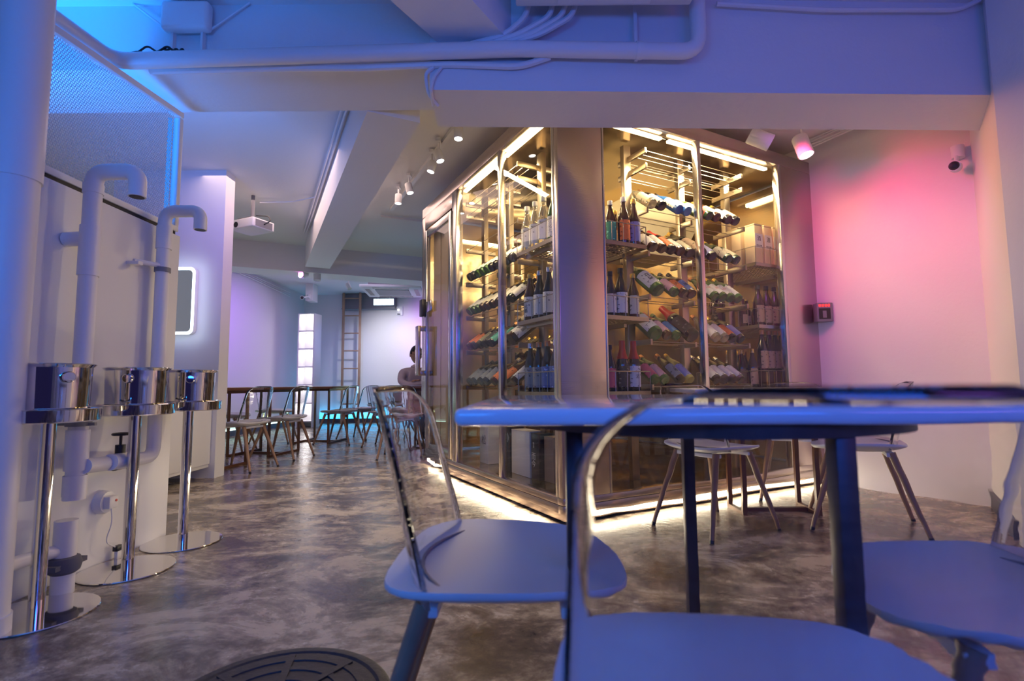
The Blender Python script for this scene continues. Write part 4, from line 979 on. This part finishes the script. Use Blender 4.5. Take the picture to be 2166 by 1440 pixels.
sb = thing('wall_box', 'small white battery lamp box on the back wall beside the exit sign', 'box', (-2.42, 10.97, 2.38)); B().box(-.06, -.04, -.10, .07, .03, .10, .006).put('case', M['white'], sb); B().sphere((-.02, -.045, .02), .014).put('indicator', M['glow_lamp'], sb); B().box(-.045, -.0415, -.085, .02, -.0405, -.06).put('printed_mark', M['dark'], sb)
def cctv(label, loc, aim, mloc):
    t = thing('security_camera', label, 'camera', loc, 0)
    v = (Vector(aim)-Vector(loc)).normalized(); q_ = v.to_track_quat('Z', 'Y').to_matrix().to_4x4()
    B().lathe([(0, -.06), (.030, -.055), (.034, -.03), (.034, .05), (0, .05)], 20, q_).put('housing', M['white'], t)
    B().lathe([(0, .051), (.028, .051), (.022, .062), (0, .068)], 20, q_).put('lens', M['black'], t)
    B().tube([(0, 0, 0), tuple((Vector(mloc)-Vector(loc)))], .014, 10).cyl(Vector(mloc)-Vector(loc)-Vector((0, 0, .04)), Vector(mloc)-Vector(loc)+Vector((0, 0, .04)), .035, n=16).put('bracket', M['white'], t)
cctv('white security camera high at the right wall corner', (2.87, 3.20, 2.165), (2.3, 2.7, 2.05), (2.93, 3.24, 2.28))
cctv('small white security camera at the top of the left wall in the back room', (-3.85, 9.3, 2.40), (-3.5, 8.5, 2.3), (-3.9, 9.75, 2.50))
sv = B().box(-3.97, 9.75, 2.42, -3.83, 10.0, 2.75).put('camera_post', M['white']); tag(sv, 'white boxed post above the lit shelf tower carrying the small camera', 'post')
tcn = thing('temperature_controller', 'grey box with a red digital readout at the edge of the cooler', 'controller', (2.475, 4.04, 1.335), math.atan2(-.86, .51)+PI/2+rad(60))
tcn.rotation_euler = (0, 0, rad(-8))
B().box(-.062, -.045, -.075, .055, .03, .075, .006).put('case', M['grey'], tcn)
B().box(-.05, -.0475, -.055, .035, -.0455, .03).put('keypad', M['black'], tcn)
B().box(-.022, -.049, -.045, .005, -.0475, .01).put('window', M['grey'], tcn)
for k in range(4):
    B().box(-.048+.022*k, -.048, .042, -.033+.022*k, -.0455, .062).put('digit', M['glow_digit'], tcn)

# manhole cover
mh = thing('manhole_cover', 'dark cast iron manhole cover in the floor at the bottom edge', 'manhole cover', (-.60, 1.33, 0))
B().lathe([(0, .001), (.255, .001), (.262, .006), (.282, .006), (.290, .0005), (0, .0005)], 64).put('outer_ring', M['iron'], mh)
B().cyl((0, 0, 0), (0, 0, .006), .248, n=64).put('cover_plate', M['iron'], mh)
g = B()
for r_ in (.215, .165, .115, .065): g.lathe([(r_-.010, .0055), (r_-.008, .0095), (r_+.008, .0095), (r_+.010, .0055)], 48)
g.put('raised_ring', M['iron'], mh)
g = B()
for k in range(8):
    g.box(.03, -.010, .0055, .24, .010, .0105, M=Matrix.Rotation(k*PI/4+.2, 4, 'Z'))
g.put('raised_spoke', M['iron'], mh)

# ---------------------------------------------------------------- seated man
def skin_chain(name, m, pts, edges, parent, sub=2, root=0):
    me_ = bpy.data.meshes.new(name); me_.from_pydata([p[:3] for p in pts], edges, []); me_.materials.append(m)
    o = bpy.data.objects.new(name, me_); COL.objects.link(o)
    md_ = o.modifiers.new('s', 'SKIN'); md_.use_smooth_shade = True; 
    sv_ = me_.skin_vertices[0].data if me_.skin_vertices else None
    if sv_ is None:
        bpy.context.view_layer.update()
        bm_ = bmesh.new(); bm_.from_mesh(me_); bm_.verts.layers.skin.verify(); bm_.to_mesh(me_); bm_.free(); sv_ = me_.skin_vertices[0].data
    for k, p in enumerate(pts):
        sv_[k].radius = p[3] if isinstance(p[3], tuple) else (p[3], p[3]); sv_[k].use_root = (k == root)
    ms = o.modifiers.new('u', 'SUBSURF'); ms.levels = sub; ms.render_levels = sub
    if parent: o.parent = parent
    return o
pe = thing('person', 'seated man with glasses and a pale shirt, half hidden by the cooler door handle', 'person', (-1.295, 6.86, 0), rad(36))
M['skin'] = mat('skin', (.42, .24, .17), .5); M['shirt'] = mat('pale_shirt', (.52, .42, .47), .8); M['hair'] = mat('black_hair', (.012, .010, .012), .5); M['trouser'] = mat('dark_trousers', (.04, .04, .06), .8)
body = skin_chain('body', M['shirt'], [(0, .05, .50, (.15, .11)), (0, .05, .65, (.145, .10)), (0, .03, .82, (.16, .105)), (0, .01, .95, (.15, .09)), (0, .0, 1.015, (.055, .055)), (0, -.005, 1.07, (.05, .05)),
     (-.185, .01, .955, .062), (-.235, -.06, .83, .050), (-.20, -.20, .79, .042), (-.05, -.27, .815, .036), (.03, -.275, .82, .032),
     (.185, .01, .955, .062), (.235, -.06, .83, .050), (.20, -.18, .79, .042), (.05, -.235, .83, .036), (-.03, -.24, .84, .032)],
     [(0, 1), (1, 2), (2, 3), (3, 4), (4, 5), (3, 6), (6, 7), (7, 8), (8, 9), (9, 10), (3, 11), (11, 12), (12, 13), (13, 14), (14, 15)], pe)
g = B(); bmesh.ops.create_uvsphere(g.bm, u_segments=28, v_segments=20, radius=1)
for v_ in g.bm.verts:
    x, y, z = v_.co; X = x*.076; Y = y*.094; Z = z*.118
    if z < 0: X *= 1-.30*(-z)**1.3; Y *= 1-.18*(-z)
    if y < -.5 and abs(x) < .30: Y -= .016*max(0, 1-abs(z+.12)/.35)*(1-abs(x)/.3)     # nose
    if y < -.6 and abs(abs(x)-.38) < .2 and abs(z-.08) < .14: Y += .006                 # eye sockets
    if y < -.5 and abs(x) < .34 and abs(z+.50) < .08: Y -= .004                          # lips
    v_.co = (X, Y, Z)
hd_ = g.put('head', M['skin'], pe, 180); hd_.location = (0, -.02, 1.19); hd_.rotation_euler = (rad(10), 0, 0)
for s_ in (-1, 1):
    B().sphere((s_*.078, .008, -.005), .02, 10, (.35, .8, 1.35)).put('ear', M['skin'], hd_)
    B().sphere((s_*.029, -.078, .012), .0125, 10).put('eye', M['black'], hd_)
B().box(-.022, -.086, -.062, .022, -.080, -.056).put('mouth', mat('lips', (.28, .10, .09), .5), hd_)
g = B(); bmesh.ops.create_uvsphere(g.bm, u_segments=28, v_segments=18, radius=1)
for v_ in list(g.bm.verts):
    x, y, z = v_.co; v_.co = (x*.083, y*.100+.006, z*.124+.006)
bmesh.ops.delete(g.bm, geom=[v_ for v_ in g.bm.verts if v_.co.z < .045-(.09 if v_.co.y > .03 else 0) + (.02 if v_.co.y < -.06 else 0)-(.05 if abs(v_.co.x) > .06 and v_.co.y > -.03 else 0)], context='VERTS')
h_ = g.put('hair', M['hair'], hd_, 180); h_.modifiers.new('t', 'SOLIDIFY').thickness = .006
gg = B()
for s_ in (-1, 1):
    gg.lathe([(.024+.0022*math.cos(q_), .0022*math.sin(q_)) for q_ in [k*PI/2 for k in range(4)]], 18, Matrix.Translation((s_*.031, -.100, .010)) @ Matrix.Rotation(PI/2, 4, 'X'), closed=True)
    gg.cyl((s_*.054, -.098, .014), (s_*.078, .0, .012), .002, n=6)
gg.cyl((-.008, -.101, .013), (.008, -.101, .013), .002, n=6)
gg.put('glasses', M['black'], hd_)
B().lathe([(.052, 0), (.066, .012), (.060, .032), (.050, .034)], 20, Matrix.Translation((0, -.002, 1.012))).put('shirt_collar', M['shirt'], pe)
def hand(x, y, z, dirx, par):
    palm = B().sphere((x, y, z), .036, 12, (1.1, .95, .45)).put('hand', M['skin'], par, 180)
    for k in range(4):
        L_ = (.060, .070, .066, .052)[k]; yy = y-.026+.017*k
        p0 = Vector((x+dirx*.028, yy, z)); p1 = p0+Vector((dirx*L_*.55, 0, .004)); p2 = p1+Vector((dirx*L_*.40, 0, -.018))
        B().tube([p0, p1, p2], [.0090, .0082, .0066], 8).put('finger', M['skin'], palm)
    B().tube([(x-dirx*.005, y-.026, z+.004), (x+dirx*.018, y-.050, z+.006), (x+dirx*.042, y-.056, z)], [.011, .0095, .0075], 8).put('thumb', M['skin'], palm)
hand(.07, -.275, .822, 1, pe); hand(-.075, -.245, .845, -1, pe)
skin_chain('trousers', M['trouser'], [(0, .05, .50, (.15, .11)), (-.09, -.05, .50, .085), (-.11, -.38, .50, .062), (-.12, -.40, .10, .045), (.09, -.05, .50, .085), (.11, -.38, .50, .062), (.12, -.40, .10, .045)],
           [(0, 1), (1, 2), (2, 3), (0, 4), (4, 5), (5, 6)], pe)
for s_ in (-1, 1): B().box(s_*.12-.045, -.55, 0, s_*.12+.045, -.30, .075, .025, 3).put('shoe', M['black'], pe)
chair(-1.30, 6.93, rad(214), 'clear-backed chair under the seated man', GB)
